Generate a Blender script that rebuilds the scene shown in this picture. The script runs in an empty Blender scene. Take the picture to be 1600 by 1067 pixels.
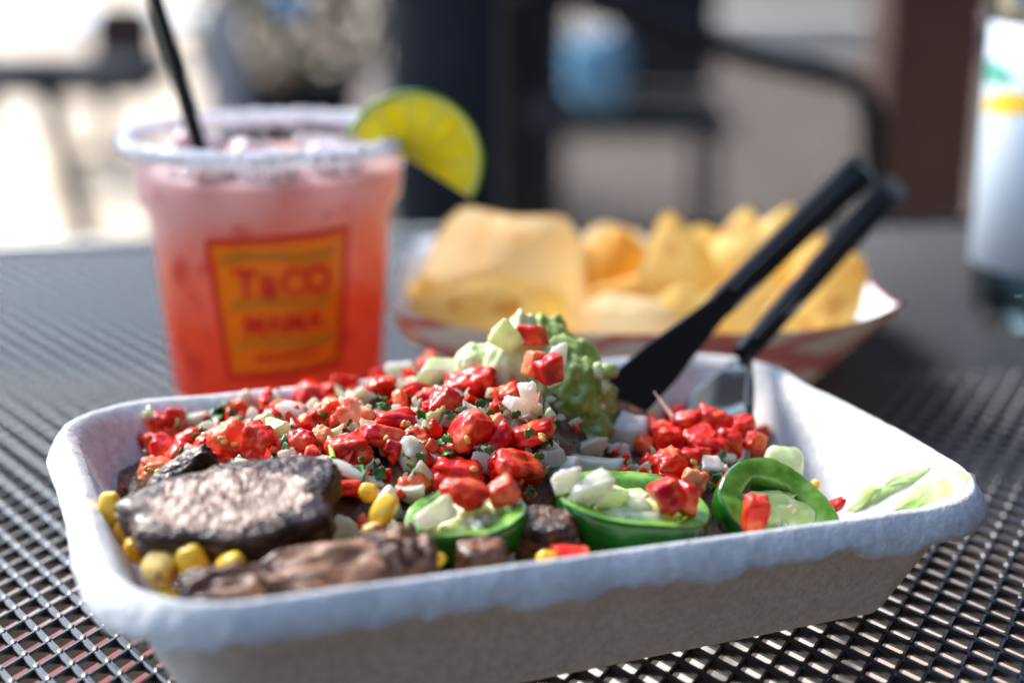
import bpy, bmesh, math, random
from mathutils import Vector, Matrix, Euler, noise
R = math.radians
rnd = random.Random(11)
sc = bpy.context.scene
COL = sc.collection

# ------------------------------------------------------------------ camera
F_PX, PITCH, CAM_H = 2345.0, R(16.7), 0.16
cam = bpy.data.cameras.new('camera')
cam_ob = bpy.data.objects.new('camera', cam); COL.objects.link(cam_ob)
cam_ob.location = (0, 0, CAM_H); cam_ob.rotation_euler = (R(90) - PITCH, 0, 0)
cam.sensor_width = 36.0; cam.lens = F_PX / 1600 * 36.0
cam.clip_start = 0.01; cam.clip_end = 500
cam.dof.use_dof = True; cam.dof.focus_distance = 0.335; cam.dof.aperture_fstop = 4.7; cam.dof.aperture_blades = 9
sc.camera = cam_ob

# ------------------------------------------------------------------ light
SUN_EL, SUN_AZ = R(40), R(-46)          # hazy sun behind the table to the left
w = bpy.data.worlds.new('World'); sc.world = w; w.use_nodes = True
nt = w.node_tree; nt.nodes.clear()
wo = nt.nodes.new('ShaderNodeOutputWorld'); bg = nt.nodes.new('ShaderNodeBackground')
sky = nt.nodes.new('ShaderNodeTexSky'); sky.sky_type = 'NISHITA'; sky.sun_disc = False
sky.sun_elevation = SUN_EL; sky.sun_rotation = SUN_AZ; sky.air_density = 1.0; sky.dust_density = 1.0; sky.ozone_density = 0.4
bg.inputs['Strength'].default_value = 0.11
nt.links.new(sky.outputs[0], bg.inputs[0]); nt.links.new(bg.outputs[0], wo.inputs[0])
sun = bpy.data.lights.new('sun', 'SUN'); sun.energy = 1.5; sun.angle = R(18); sun.color = (1, .96, .90)
sun_ob = bpy.data.objects.new('sun', sun); COL.objects.link(sun_ob)
sd = Vector((math.sin(SUN_AZ) * math.cos(SUN_EL), math.cos(SUN_AZ) * math.cos(SUN_EL), math.sin(SUN_EL)))
sun_ob.rotation_euler = sd.to_track_quat('Z', 'Y').to_euler()
vs = sc.view_settings
vs.view_transform = 'Standard'; vs.look = 'None'; vs.gamma = 1; vs.exposure = 2.18; vs.use_curve_mapping = False
sc.cycles.use_denoising = True
sc.cycles.use_adaptive_sampling = True; sc.cycles.adaptive_threshold = .02
sc.cycles.max_bounces = 7; sc.cycles.transparent_max_bounces = 24
sc.cycles.caustics_reflective = False; sc.cycles.caustics_refractive = False
sc.cycles.sample_clamp_indirect = 6

# ------------------------------------------------------------------ view helpers (pixels of the 1600x1067 photograph)
CP, SP = math.cos(PITCH), math.sin(PITCH)
CAM = Vector((0, 0, CAM_H))
def ray(x, y):
    u, v = (x - 800) / F_PX, -(y - 533.5) / F_PX
    return Vector((u, CP + v * SP, -SP + v * CP))
def aty(x, y, Y): r = ray(x, y); return CAM + r * (Y / r.y)
def atz(x, y, z): r = ray(x, y); return CAM + r * ((z - CAM_H) / r.z)

# ------------------------------------------------------------------ materials
MATS = {}
def pmat(name, c1, c2=None, ns=200, ramp=(.4, .6), rough=.5, bump=None, bump2=None, sss=None, trans=0, spec=.5, coat=0, metal=0,
         ior=1.45, c3=None, ns3=60, ramp3=(.55, .7), coords='Object', detail=4, rough2=None, vec=None, croughness=.05, tl=0):
    m = bpy.data.materials.new(name); m.use_nodes = True; t = m.node_tree; N = t.nodes; L = t.links
    b = N['Principled BSDF']
    def setv(k, v):
        if k in b.inputs: b.inputs[k].default_value = v
    setv('Base Color', (*c1, 1)); setv('Roughness', rough); setv('Metallic', metal); setv('IOR', ior)
    setv('Specular IOR Level', spec); setv('Coat Weight', coat); setv('Coat Roughness', croughness); setv('Transmission Weight', trans)
    if sss: setv('Subsurface Weight', sss[0]); setv('Subsurface Radius', sss[1]); setv('Subsurface Scale', sss[2])
    tc = N.new('ShaderNodeTexCoord'); out = tc.outputs[coords]
    if vec:
        mp = N.new('ShaderNodeMapping'); mp.inputs['Scale'].default_value = vec; L.new(out, mp.inputs[0]); out = mp.outputs[0]
    oi = N.new('ShaderNodeObjectInfo')
    def noise_n(s, d=detail):
        n = N.new('ShaderNodeTexNoise'); n.noise_dimensions = '4D'; n.inputs['Scale'].default_value = s; n.inputs['Detail'].default_value = d
        mul = N.new('ShaderNodeMath'); mul.operation = 'MULTIPLY'; mul.inputs[1].default_value = 40
        L.new(oi.outputs['Random'], mul.inputs[0]); L.new(mul.outputs[0], n.inputs['W'])
        L.new(out, n.inputs['Vector']); return n
    last = None
    if c2:
        n = noise_n(ns); mr = N.new('ShaderNodeMapRange'); mr.inputs[1].default_value, mr.inputs[2].default_value = ramp
        mr.interpolation_type = 'SMOOTHSTEP'; L.new(n.outputs['Fac'], mr.inputs[0])
        mx = N.new('ShaderNodeMix'); mx.data_type = 'RGBA'; mx.inputs[6].default_value = (*c1, 1); mx.inputs[7].default_value = (*c2, 1)
        L.new(mr.outputs[0], mx.inputs[0]); last = mx.outputs[2]
        if rough2 is not None:
            mr2 = N.new('ShaderNodeMapRange'); mr2.inputs[3].default_value = rough; mr2.inputs[4].default_value = rough2
            L.new(mr.outputs[0], mr2.inputs[0]); L.new(mr2.outputs[0], b.inputs['Roughness'])
    if c3:
        n = noise_n(ns3); mr = N.new('ShaderNodeMapRange'); mr.inputs[1].default_value, mr.inputs[2].default_value = ramp3
        mr.interpolation_type = 'SMOOTHSTEP'; L.new(n.outputs['Fac'], mr.inputs[0])
        mx = N.new('ShaderNodeMix'); mx.data_type = 'RGBA'; mx.inputs[7].default_value = (*c3, 1)
        if last: L.new(last, mx.inputs[6])
        else: mx.inputs[6].default_value = (*c1, 1)
        L.new(mr.outputs[0], mx.inputs[0]); last = mx.outputs[2]
    if last: L.new(last, b.inputs['Base Color'])
    nrm = None
    for bp in (bump, bump2):
        if bp:
            n = noise_n(bp[0], 5); bn = N.new('ShaderNodeBump'); bn.inputs['Strength'].default_value = bp[1]; bn.inputs['Distance'].default_value = bp[2]
            L.new(n.outputs['Fac'], bn.inputs['Height'])
            if nrm: L.new(nrm, bn.inputs['Normal'])
            nrm = bn.outputs[0]
    if nrm: L.new(nrm, b.inputs['Normal'])
    if tl:
        tb = N.new('ShaderNodeBsdfTranslucent'); ms_ = N.new('ShaderNodeMixShader'); ms_.inputs[0].default_value = tl
        tb.inputs[0].default_value = (*c1, 1)
        if last: L.new(last, tb.inputs[0])
        if nrm: L.new(nrm, tb.inputs['Normal'])
        L.new(b.outputs[0], ms_.inputs[1]); L.new(tb.outputs[0], ms_.inputs[2]); L.new(ms_.outputs[0], N['Material Output'].inputs[0])
    MATS[name] = m; return m

pulp = pmat('white_pulp', (.66, .66, .645), (.58, .58, .565), ns=500, rough=.9, spec=.2, bump=(1500, .5, .0005), bump2=(300, .6, .0012))
tom_skin = None
tomato_m = pmat('tomato_flesh', (.68, .016, .005), (.84, .17, .055), ns=230, ramp=(.47, .70), rough=.12, rough2=.22, spec=.34, sss=(.2, (1, .2, .1), .0018),
                bump=(420, .5, .0012), coat=0, c3=(.42, .005, .008), ns3=120, ramp3=(.52, .64))
tomato_l = pmat('tomato_pale_flesh', (.82, .09, .022), (.88, .40, .18), ns=170, ramp=(.42, .68), rough=.15, spec=.34, sss=(.35, (1, .3, .15), .0022),
                bump=(420, .55, .0012), coat=0)
onion_m = pmat('onion_flesh', (.88, .86, .74), (.70, .72, .48), ns=260, ramp=(.40, .62), rough=.22, sss=(.6, (1, .95, .75), .003), bump=(160, .3, .0006), coat=.1, trans=.28, ior=1.36, tl=.3,
               vec=(.25, 1, 1.4))
onion_p = pmat('onion_pinkish', (.88, .74, .64), (.88, .84, .72), ns=120, rough=.22, sss=(.6, (1, .75, .6), .003), bump=(160, .3, .0006), coat=.1, trans=.28, ior=1.36, tl=.3)
onion_g = pmat('onion_green_tinged', (.74, .82, .46), (.88, .88, .70), ns=130, rough=.24, sss=(.5, (.8, 1, .5), .003), bump=(160, .3, .0006), coat=.1, trans=.28, ior=1.36, tl=.3)
cil_m = pmat('cilantro_leaf', (.025, .095, .014), (.07, .20, .03), ns=250, rough=.35, sss=(.2, (.4, 1, .2), .0008), bump=(500, .4, .0004), tl=.25)
stem_m = pmat('cilantro_sprig', (.30, .42, .07), (.44, .52, .14), ns=200, rough=.3, sss=(.3, (.6, 1, .2), .001))
jal_skin = pmat('jalapeno_skin', (.004, .060, .003), (.011, .105, .005), ns=90, rough=.17, spec=.45, coat=.15, bump=(150, .2, .0008))
jal_flesh = pmat('jalapeno_flesh', (.22, .43, .055), (.085, .24, .016), ns=190, ramp=(.38, .62), rough=.26, sss=(.4, (.6, 1, .3), .002), bump=(420, .35, .0005), coat=.1)
jal_web = pmat('jalapeno_membrane', (.52, .66, .22), (.76, .80, .50), ns=200, rough=.3, sss=(.5, (.8, 1, .5), .002), bump=(300, .4, .0005))
seed_m = pmat('pepper_seed', (.76, .68, .38), (.66, .52, .24), ns=400, rough=.35, sss=(.3, (1, .8, .4), .001))
tseed_m = pmat('tomato_seed', (.70, .45, .10), (.62, .30, .06), ns=400, rough=.25)
steak_top = pmat('steak_cut_face', (.62, .45, .34), (.14, .05, .022), ns=560, ramp=(.40, .62), rough=.36, spec=.4, vec=(1, .6, 1), bump=(560, 1.0, .0018), bump2=(1100, .6, .0008), coat=.08,
                 c3=(.10, .032, .014), ns3=120, ramp3=(.50, .64), croughness=.2, detail=6)
steak_side = pmat('steak_seared_side', (.065, .024, .009), (.18, .08, .035), ns=240, ramp=(.45, .68), rough=.30, spec=.3, bump=(380, .8, .0014), coat=.22, croughness=.15)
steak_dark = pmat('steak_char', (.018, .007, .004), (.06, .022, .010), ns=300, rough=.25, bump=(420, .9, .0016), coat=.22, spec=.25, croughness=.12)
steak_tan = pmat('steak_braised', (.32, .15, .07), (.10, .036, .016), ns=190, ramp=(.42, .64), rough=.40, spec=.4, vec=(.5, 1.6, 1), bump=(420, .8, .0014), bump2=(1000, .5, .0007), coat=.05, c3=(.07, .022, .010), ns3=95, ramp3=(.52, .64), croughness=.2)
corn_m = pmat('corn_kernel', (.90, .46, .006), (.93, .60, .03), ns=120, rough=.2, sss=(.35, (1, .6, .1), .002), coat=.4, c3=(.16, .055, .015), ns3=190, ramp3=(.62, .72), bump=(200, .2, .0005))
corn_pale = pmat('corn_kernel_pale', (.88, .50, .06), (.92, .66, .20), ns=120, rough=.2, sss=(.35, (1, .7, .3), .002), coat=.4, c3=(.34, .10, .02), ns3=190, ramp3=(.54, .64))
guac_m = pmat('guacamole', (.20, .28, .035), (.34, .43, .09), ns=170, ramp=(.4, .65), rough=.28, sss=(.3, (.7, 1, .3), .002), bump=(420, .6, .001), coat=.35, c3=(.11, .17, .025), ns3=110, ramp3=(.55, .7))
guac_pale = pmat('avocado_cream', (.56, .66, .30), (.68, .74, .42), ns=90, ramp=(.35, .65), rough=.3, sss=(.4, (.8, 1, .5), .002), bump=(200, .3, .0008), coat=.25)
bed_m = pmat('chopped_beef_bed', (.055, .028, .016), (.15, .075, .04), ns=240, rough=.4, bump=(260, 1, .002), c3=(.20, .10, .03), ns3=140, ramp3=(.6, .7), coat=.2)
black_pl = pmat('black_plastic', (.006, .007, .008), rough=.15, spec=.24, bump=(60, .05, .0005))
steel_m = pmat('black_coated_steel', (.008, .009, .012), (.013, .014, .017), ns=300, rough=.24, spec=1.0, bump=(700, .2, .0003))
chair_m = pmat('dull_black_steel', (.010, .011, .013), rough=.75, spec=.15)
chip_m = pmat('corn_chip', (.90, .66, .17), (.93, .76, .32), ns=70, ramp=(.35, .65), rough=.55, bump=(260, .6, .0012), tl=.55, c3=(.72, .38, .07), ns3=110, ramp3=(.56, .66))
chip_o = pmat('corn_chip_golden', (.88, .50, .05), (.90, .62, .16), ns=60, ramp=(.35, .65), rough=.5, bump=(260, .6, .0012), tl=.55)
chip_p = pmat('corn_chip_pale', (.91, .76, .46), (.90, .64, .26), ns=45, ramp=(.45, .75), rough=.55, bump=(260, .5, .0012), tl=.55)
paper_w = pmat('white_paper', (.82, .82, .82), rough=.7, spec=.3)

def node_mat(name):
    m = bpy.data.materials.new(name); m.use_nodes = True; MATS[name] = m
    return m, m.node_tree, m.node_tree.nodes, m.node_tree.links, m.node_tree.nodes['Principled BSDF']

# ------------------------------------------------------------------ mesh helpers
def mesh(name, verts, faces, mats, parent=None, smooth=True, mi=None):
    me = bpy.data.meshes.new(name); me.from_pydata([tuple(v) for v in verts], [], faces); me.validate()
    for m in (mats if isinstance(mats, (list, tuple)) else [mats]): me.materials.append(m)
    if smooth: me.polygons.foreach_set('use_smooth', [True] * len(me.polygons))
    if mi is not None and len(mi) == len(me.polygons): me.polygons.foreach_set('material_index', mi)
    me.update()
    ob = bpy.data.objects.new(name, me); COL.objects.link(ob)
    if parent: ob.parent = parent
    return ob
def from_bm(name, bm, mats, parent=None, smooth=True):
    bmesh.ops.recalc_face_normals(bm, faces=bm.faces)
    me = bpy.data.meshes.new(name); bm.to_mesh(me); bm.free()
    for m in (mats if isinstance(mats, (list, tuple)) else [mats]): me.materials.append(m)
    if smooth: me.polygons.foreach_set('use_smooth', [True] * len(me.polygons))
    ob = bpy.data.objects.new(name, me); COL.objects.link(ob)
    if parent: ob.parent = parent
    return ob
def tag(o, label, cat, group=None, kind=None):
    if label: o['label'] = label
    if cat: o['category'] = cat
    if group: o['group'] = group
    if kind: o['kind'] = kind
    return o
def empty(name, loc=(0, 0, 0), rz=0):
    e = bpy.data.objects.new(name, None); COL.objects.link(e); e.location = loc; e.rotation_euler = (0, 0, rz)
    e.empty_display_size = .01; return e
def grid_faces(nu, nv, wrap_u=False, wrap_v=False):
    fs = []
    for i in range(nu if wrap_u else nu - 1):
        for j in range(nv if wrap_v else nv - 1):
            a, b = i, (i + 1) % nu; c, d = j, (j + 1) % nv
            fs.append((a * nv + c, b * nv + c, b * nv + d, a * nv + d))
    return fs
def lathe(name, prof, mat, parent=None, n=96, loc=(0, 0, 0), closed=False, fn=None):
    vs_ = []
    for i in range(n):
        a = 2 * math.pi * i / n
        for (r, z) in prof:
            rr, zz = fn(a, r, z) if fn else (r, z)
            vs_.append((rr * math.cos(a), rr * math.sin(a), zz))
    o = mesh(name, vs_, grid_faces(n, len(prof), True, closed), mat, parent); o.location = loc; return o
def sweep(name, pts, rad, mat, parent=None, n=12, flat=1.0):
    pts = [Vector(p) for p in pts]; V = []; up = Vector((0, 0, 1))
    for i, p in enumerate(pts):
        t = (pts[min(i + 1, len(pts) - 1)] - pts[max(i - 1, 0)]).normalized()
        s = t.cross(up); s = s.normalized() if s.length > 1e-4 else Vector((1, 0, 0)); u = s.cross(t)
        r = rad[i] if isinstance(rad, (list, tuple)) else rad
        for k in range(n):
            a = 2 * math.pi * k / n; V.append(p + s * math.cos(a) * r + u * math.sin(a) * r * flat)
    F = grid_faces(len(pts), n, False, True)
    F.append(tuple(range(n - 1, -1, -1))); F.append(tuple(range((len(pts) - 1) * n, len(pts) * n)))
    return mesh(name, V, F, mat, parent)
def loft_rect(name, secs, mat, parent=None, bevel=.0006):
    """secs: (centre, width_dir, width, normal_dir, thickness); rounded flat bar."""
    V = []
    for c, wd, wid, nd, th in secs:
        c, wd, nd = Vector(c), Vector(wd).normalized(), Vector(nd).normalized()
        a, b = wid / 2, th / 2; q = min(bevel, a * .6, b * .6)
        for x, y in ((-a + q, -b), (a - q, -b), (a, -b + q), (a, b - q), (a - q, b), (-a + q, b), (-a, b - q), (-a, -b + q)):
            V.append(c + wd * x + nd * y)
    F = grid_faces(len(secs), 8, False, True)
    F.append(tuple(range(7, -1, -1))); F.append(tuple(range((len(secs) - 1) * 8, len(secs) * 8)))
    return mesh(name, V, F, mat, parent, smooth=False)
_ico = {}
def ico(sub):
    if sub not in _ico:
        bm = bmesh.new(); bmesh.ops.create_icosphere(bm, subdivisions=sub, radius=1)
        _ico[sub] = ([v.co.copy() for v in bm.verts], [tuple(v.index for v in f.verts) for f in bm.faces]); bm.free()
    return _ico[sub]
def chunk(name, dims, mat, rot, loc, parent=None, sub=3, p=11, planes=None, jit=.18, nz=.06, nf=2.2, bend=0, seed=0, mi_fn=None, dent=None):
    """rounded cut polyhedron: intersection of half-spaces with soft edges; dims are half sizes (x, y, z)"""
    rr = random.Random(seed * 7919 + 13)
    if planes is None:
        planes = []
        for ax in range(3):
            for s in (-1, 1):
                n = Vector((0, 0, 0)); n[ax] = s
                n += Vector((rr.uniform(-jit, jit), rr.uniform(-jit, jit), rr.uniform(-jit, jit)))
                planes.append((n.normalized(), rr.uniform(.85, 1.06)))
        for k in range(2):
            n = Vector((rr.uniform(-1, 1), rr.uniform(-1, 1), rr.uniform(-1, 1))).normalized()
            planes.append((n, rr.uniform(1.02, 1.25)))
    vs0, fs = ico(sub); V = []; off = Vector((rr.uniform(0, 99), rr.uniform(0, 99), rr.uniform(0, 99)))
    for d in vs0:
        s = 0
        for n, k in planes:
            q = n.dot(d) / k
            if q > 0: s += q ** p
        r = 1 / (s ** (1 / p))
        v = d * r
        f = 1 + nz * noise.noise(v * nf + off) + nz * .4 * noise.noise(v * nf * 3 + off)
        if dent:
            g = max(0, d.dot(dent[0]) - .55); f -= dent[1] * g
        v = v * f
        v = Vector((v.x * dims[0], v.y * dims[1], v.z * dims[2]))
        if bend: v.z += bend * (v.x * v.x) / max(dims[0], 1e-6); 
        V.append(v)
    o = mesh(name, V, fs, mat, parent)
    o.rotation_euler = rot; o.location = loc
    return o

# ------------------------------------------------------------------ table: diagonal steel lattice
tab = empty('metal_table'); tag(tab, 'black coated steel lattice patio table under the food tray', 'table')
TROT = R(6.4); TC, TS = math.cos(TROT), math.sin(TROT)
TX0, TX1, TY0, TY1 = -.50, .46, .03, .716
def t2w(x, y): return (x * TC - y * TS, x * TS + y * TC)
def w2t(x, y): return (x * TC + y * TS, -x * TS + y * TC)
A2, B2 = Vector((.00415, -.0053)), Vector((.0033, .0064))
O2 = Vector((-.12, .27))
def clip(o, d):
    ox, oy = w2t(*o); dx, dy = w2t(*d); t0, t1 = -9, 9
    for q, dd, lo, hi in ((ox, dx, TX0, TX1), (oy, dy, TY0, TY1)):
        if abs(dd) < 1e-9:
            if q < lo or q > hi: return None
        else:
            a, b = (lo - q) / dd, (hi - q) / dd
            if a > b: a, b = b, a
            t0, t1 = max(t0, a), min(t1, b)
    return (t0, t1) if t1 - t0 > .004 else None
def strand_geo(o, d, t0, t1, wid, top, dep):
    n = Vector((-d.y, d.x)); V = []; h = wid / 2
    for t in (t0, t1):
        c = o + d * t
        for x, z in ((-h * .75, -dep), (-h, -dep * .7), (-h, -.0006), (-h * .5, 0), (h * .5, 0), (h, -.0006), (h, -dep * .7), (h * .75, -dep)):
            q = c + n * x; V.append((q.x, q.y, top + z))
    F = [(k, (k + 1) % 8, 8 + (k + 1) % 8, 8 + k) for k in range(8)] + [tuple(range(7, -1, -1)), tuple(range(8, 16))]
    return V, F
strands = []
for fam, (d, step, wid, top, dep) in enumerate(((A2, B2, .0019, 0, .0026), (B2, A2, .00125, -.00022, .0030))):
    dn = d.normalized()
    for k in range(-190, 190):
        o = O2 + step * k; cl = clip(o, dn)
        if not cl: continue
        mid = o + dn * ((cl[0] + cl[1]) / 2)
        # nearest approach to the spot under the tray decides which strands show largest
        foc = Vector((0, .33)); near = (foc - o - dn * max(cl[0], min(cl[1], (foc - o).dot(dn)))).length
        strands.append((near, o, dn, cl, wid, top, dep))
strands.sort(key=lambda s: s[0])
restV, restF = [], []
for i, (near, o, dn, cl, wid, top, dep) in enumerate(strands):
    V, F = strand_geo(o, dn, cl[0], cl[1], wid, top, dep)
    if i < 296: mesh('strand', V, F, steel_m, tab, smooth=False)
    else:
        b = len(restV); restV += V; restF += [tuple(q + b for q in f) for f in F]
if restV: tag(mesh('outer_strands', restV, restF, steel_m, tab, smooth=False), None, None, kind='stuff')
# weld fillets where strands cross, in the near field
V, F = [], []
for i in range(-110, 111):
    for j in range(-110, 111):
        c = O2 + A2 * i + B2 * j
        if not (.2 < c.y < .5 and abs(c.x) < .30): continue
        tx, ty = w2t(c.x, c.y)
        if not (TX0 < tx < TX1): continue
        b = len(V); e1, e2 = A2.normalized() * .0021, B2.normalized() * .0014; g = .8
        for sx, sy in ((1, 0), (.45, .62), (0, 1), (-.45, .62), (-1, 0), (-.45, -.62), (0, -1), (.45, -.62)):
            q = c + e1 * sx + e2 * sy; V.append((q.x, q.y, -.0005))
        for sx, sy in ((.6, 0), (.3, .4), (0, .6), (-.3, .4), (-.6, 0), (-.3, -.4), (0, -.6), (.3, -.4)):
            q = c + e1 * sx + e2 * sy; V.append((q.x, q.y, .00012))
        F += [(b + k, b + (k + 1) % 8, b + 8 + (k + 1) % 8, b + 8 + k) for k in range(8)] + [tuple(range(b + 8, b + 16))]
tag(mesh('weld_points', V, F, steel_m, tab), None, None, kind='stuff')
cor = [t2w(x, y) for x, y in ((TX0, TY0), (TX1, TY0), (TX1, TY1), (TX0, TY1), (TX0, TY0))]
bm = bmesh.new()
for (ax, ay), (bx, by) in zip(cor[:-1], cor[1:]):
    a, b = Vector((ax, ay, -.006)), Vector((bx, by, -.006)); d = (b - a); L_ = d.length; d.normalize(); n = Vector((-d.y, d.x, 0))
    mtx = Matrix(((d.x, n.x, 0, (a.x + b.x) / 2), (d.y, n.y, 0, (a.y + b.y) / 2), (0, 0, 1, -.008), (0, 0, 0, 1)))
    r_ = bmesh.ops.create_cube(bm, size=1, matrix=mtx @ Matrix.Diagonal((L_ + .02, .024, .018, 1)))
bmesh.ops.bevel(bm, geom=bm.edges[:], offset=.004, segments=2, affect='EDGES')
from_bm('edge_frame', bm, steel_m, tab)
GZ = -.73
for x, y in ((TX0 + .06, TY0 + .06), (TX1 - .06, TY0 + .06), (TX1 - .06, TY1 - .06), (TX0 + .06, TY1 - .06)):
    X, Y = t2w(x, y); sweep('leg', [(X, Y, -.016), (X, Y, -.4), (X * 1.03, Y * 1.01, GZ)], .016, steel_m, tab)

# ------------------------------------------------------------------ food tray
TRC, TTH = Vector((-.0005, .324)), R(21.5)
TL, TW, TR, RIM = .0985, .0628, .0265, .036
cT, sT = math.cos(TTH), math.sin(TTH)
def uv2w(u, v): return Vector((TRC.x + u * cT - v * sT, TRC.y + u * sT + v * cT))
def w2uv(x, y): dx, dy = x - TRC.x, y - TRC.y; return (dx * cT + dy * sT, -dx * sT + dy * cT)
def tilt(x, y): return -.030 * (x - TRC.x) - .015 * (y - TRC.y)
def inset(u, v):
    """distance inside the rim outline"""
    qx, qy = abs(u) - (TL - TR), abs(v) - (TW - TR)
    return -(math.hypot(max(qx, 0), max(qy, 0)) + min(max(qx, qy), 0) - TR)
INNER = [(.0042, .0361), (.0062, .0345), (.0085, .0300), (.0190, .0085), (.0225, .0045), (.0270, .0028), (.06, .0026)]
def lerp_prof(d, prof):
    if d <= prof[0][0]: return prof[0][1]
    for (a, za), (b, zb) in zip(prof[:-1], prof[1:]):
        if d <= b: return za + (zb - za) * (d - a) / (b - a)
    return prof[-1][1]
def wall_z(x, y):
    u, v = w2uv(x, y); z = lerp_prof(inset(u, v), INNER); return z + tilt(x, y) * z / RIM
def outline(d, n_arc=22, seg=.0028):
    """points of the rim outline shrunk by d, a constant number of them"""
    r = max(TR - d, .003); lx, ly = TL - d - r, TW - d - r; P = []
    nl, ns_ = int(2 * (TL - TR) / seg), int(2 * (TW - TR) / seg)
    for cx, cy, a0, (ex, ey), n in ((lx, ly, 0, (-1, 0), nl), (-lx, ly, 90, (0, -1), ns_), (-lx, -ly, 180, (1, 0), nl), (lx, -ly, 270, (0, 1), ns_)):
        for k in range(n_arc): a = R(a0 + 90 * k / n_arc); P.append((cx + r * math.cos(a), cy + r * math.sin(a)))
        ln = 2 * lx if ex else 2 * ly
        px, py = cx + r * math.cos(R(a0 + 90)), cy + r * math.sin(R(a0 + 90))
        for k in range(n): P.append((px + ex * ln * k / n, py + ey * ln * k / n))
    return P
def rag(i, n):
    t = i / n * 60
    a = noise.noise(Vector((t * .55, 3.1, 0))); b = noise.noise(Vector((t * 2.3, 7.7, 1))); c = noise.noise(Vector((t * 7, 1.7, 5)))
    step = .0016 if a > .05 else (-.0006 if a < -.18 else .0004)
    return .0024 + step * .8 + .0013 * math.floor(b * 3.2) / 2 + .0007 * c + .0005 * noise.noise(Vector((t * 15, 2, 2)))
tray_prof = [(.045, .0, 0), (.0240, .0, 0), (.0216, .0008, 0), (.0198, .0030, 0), (.0126, .0165, 0), (.0058, .0290, 0), (.0052, .0302, 0), (.0040, .0318, .8), (.0008, .0312, 1), (-.0008, .0318, 1), (-.0010, .0330, .9), (.0008, .0348, .35), (.0024, .0362, .05), (.0032, .0366, 0)] + [(a, b, 0) for a, b in INNER[:-1]] + [(.045, .0026, 0)]
V = []; npf = len(tray_prof); npt = len(outline(0))
dense = []
for q, (d, z, rg) in enumerate(tray_prof):
    dense.append((d, z, rg))
    if q < npf - 1 and 3 <= q <= 4 or q in (15,):
        for k in (1, 2, 3):
            d2, z2, r2 = tray_prof[q + 1]; dense.append((d + (d2 - d) * k / 4, z + (z2 - z) * k / 4, 0))
tray_prof = dense; npf = len(tray_prof)
cols = [outline(d) for d, z, rg in tray_prof]
for i in range(npt):
    for j, (d, z, rg) in enumerate(tray_prof):
        u, v = cols[j][i]; p = uv2w(u, v); zz = z
        if rg: zz -= rag(i, npt) * rg
        nn = noise.noise(Vector((u * 55, v * 55, z * 60))) * .0009 * min(1, z / .02) + noise.noise(Vector((u * 240, v * 240, z * 240))) * .00028
        k = z / RIM
        nv = Vector((u, v)); nv = nv.normalized() if nv.length else nv
        wv = Vector((nv.x * cT - nv.y * sT, nv.x * sT + nv.y * cT))
        V.append((p.x + wv.x * nn, p.y + wv.y * nn, zz + tilt(p.x, p.y) * k + (nn * .5 if z > .03 else 0) + .0004))
Fq = grid_faces(npt, npf, True, False)
Fq.append(tuple(i * npf for i in range(npt - 1, -1, -1))); Fq.append(tuple(i * npf + npf - 1 for i in range(npt)))
tray = mesh('food_tray', V, Fq, pulp)
tag(tray, 'white moulded pulp food tray with ragged rim holding the taco bowl', 'tray')

# ------------------------------------------------------------------ the heap under the food: a smooth height field
CTRL = [(-.0745, .040, .0355), (-.055, .040, .038), (-.037, .036, .042), (-.018, .030, .044), (.016, .026, .047), (-.006, .007, .046), (-.02, -.020, .036), (-.04, .010, .041),
        (.040, .010, .031), (.053, -.004, .0335), (.034, -.016, .031), (.027, -.031, .026), (-.067, -.020, .028), (-.060, -.042, .024), (-.083, -.015, .012), (-.088, .012, .008), (-.092, .035, .012),
        (-.022, -.036, .025), (.012, -.041, .022), (.043, -.043, .019), (.068, .012, .006), (.068, -.03, .006), (.085, 0, .001), (.09, .04, .001), (.05, .045, .010), (.085, -.04, .001),
        (-.03, .06, .024), (.02, .06, .024), (-.07, .06, .024), (.030, .035, .030)]
def heap(x, y):
    u, v = w2uv(x, y); s = t = 0
    for a, b, h in CTRL:
        q = math.exp(-((u - a) ** 2 + (v - b) ** 2) / (2 * .0105 ** 2)); s += q * h; t += q
    return s / t if t > 1e-9 else 0
def surf(x, y): return max(heap(x, y), wall_z(x, y))
def hit(px, py, y0=.225):
    r = ray(px, py); t = y0 / r.y
    for _ in range(800):
        p = CAM + r * t
        if p.z <= surf(p.x, p.y): return p
        t += .0005
    return p
V, idx = [], {}
nu, nv_ = 120, 80; flag = []
for i in range(nu):
    for j in range(nv_):
        u, v = -TL + 2 * TL * i / (nu - 1), -TW + 2 * TW * j / (nv_ - 1); p = uv2w(u, v); h = heap(p.x, p.y); wz = wall_z(p.x, p.y)
        lump = .0022 * noise.noise(Vector((p.x * 230, p.y * 230, 1))) + .0012 * noise.noise(Vector((p.x * 520, p.y * 520, 4)))
        z = h + lump - .0015; V.append((p.x, p.y, max(z, wz - .0012))); flag.append(z > wz - .0008)
Fq = [f for f in grid_faces(nu, nv_) if any(flag[k] for k in f)]
used = sorted({k for f in Fq for k in f}); rem = {k: i for i, k in enumerate(used)}
bed = mesh('chopped_beef_bed', [V[k] for k in used], [tuple(rem[k] for k in f) for f in Fq], bed_m)
tag(bed, 'dark chopped beef bed under the salsa in the tray', 'beef', kind='stuff')

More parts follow.
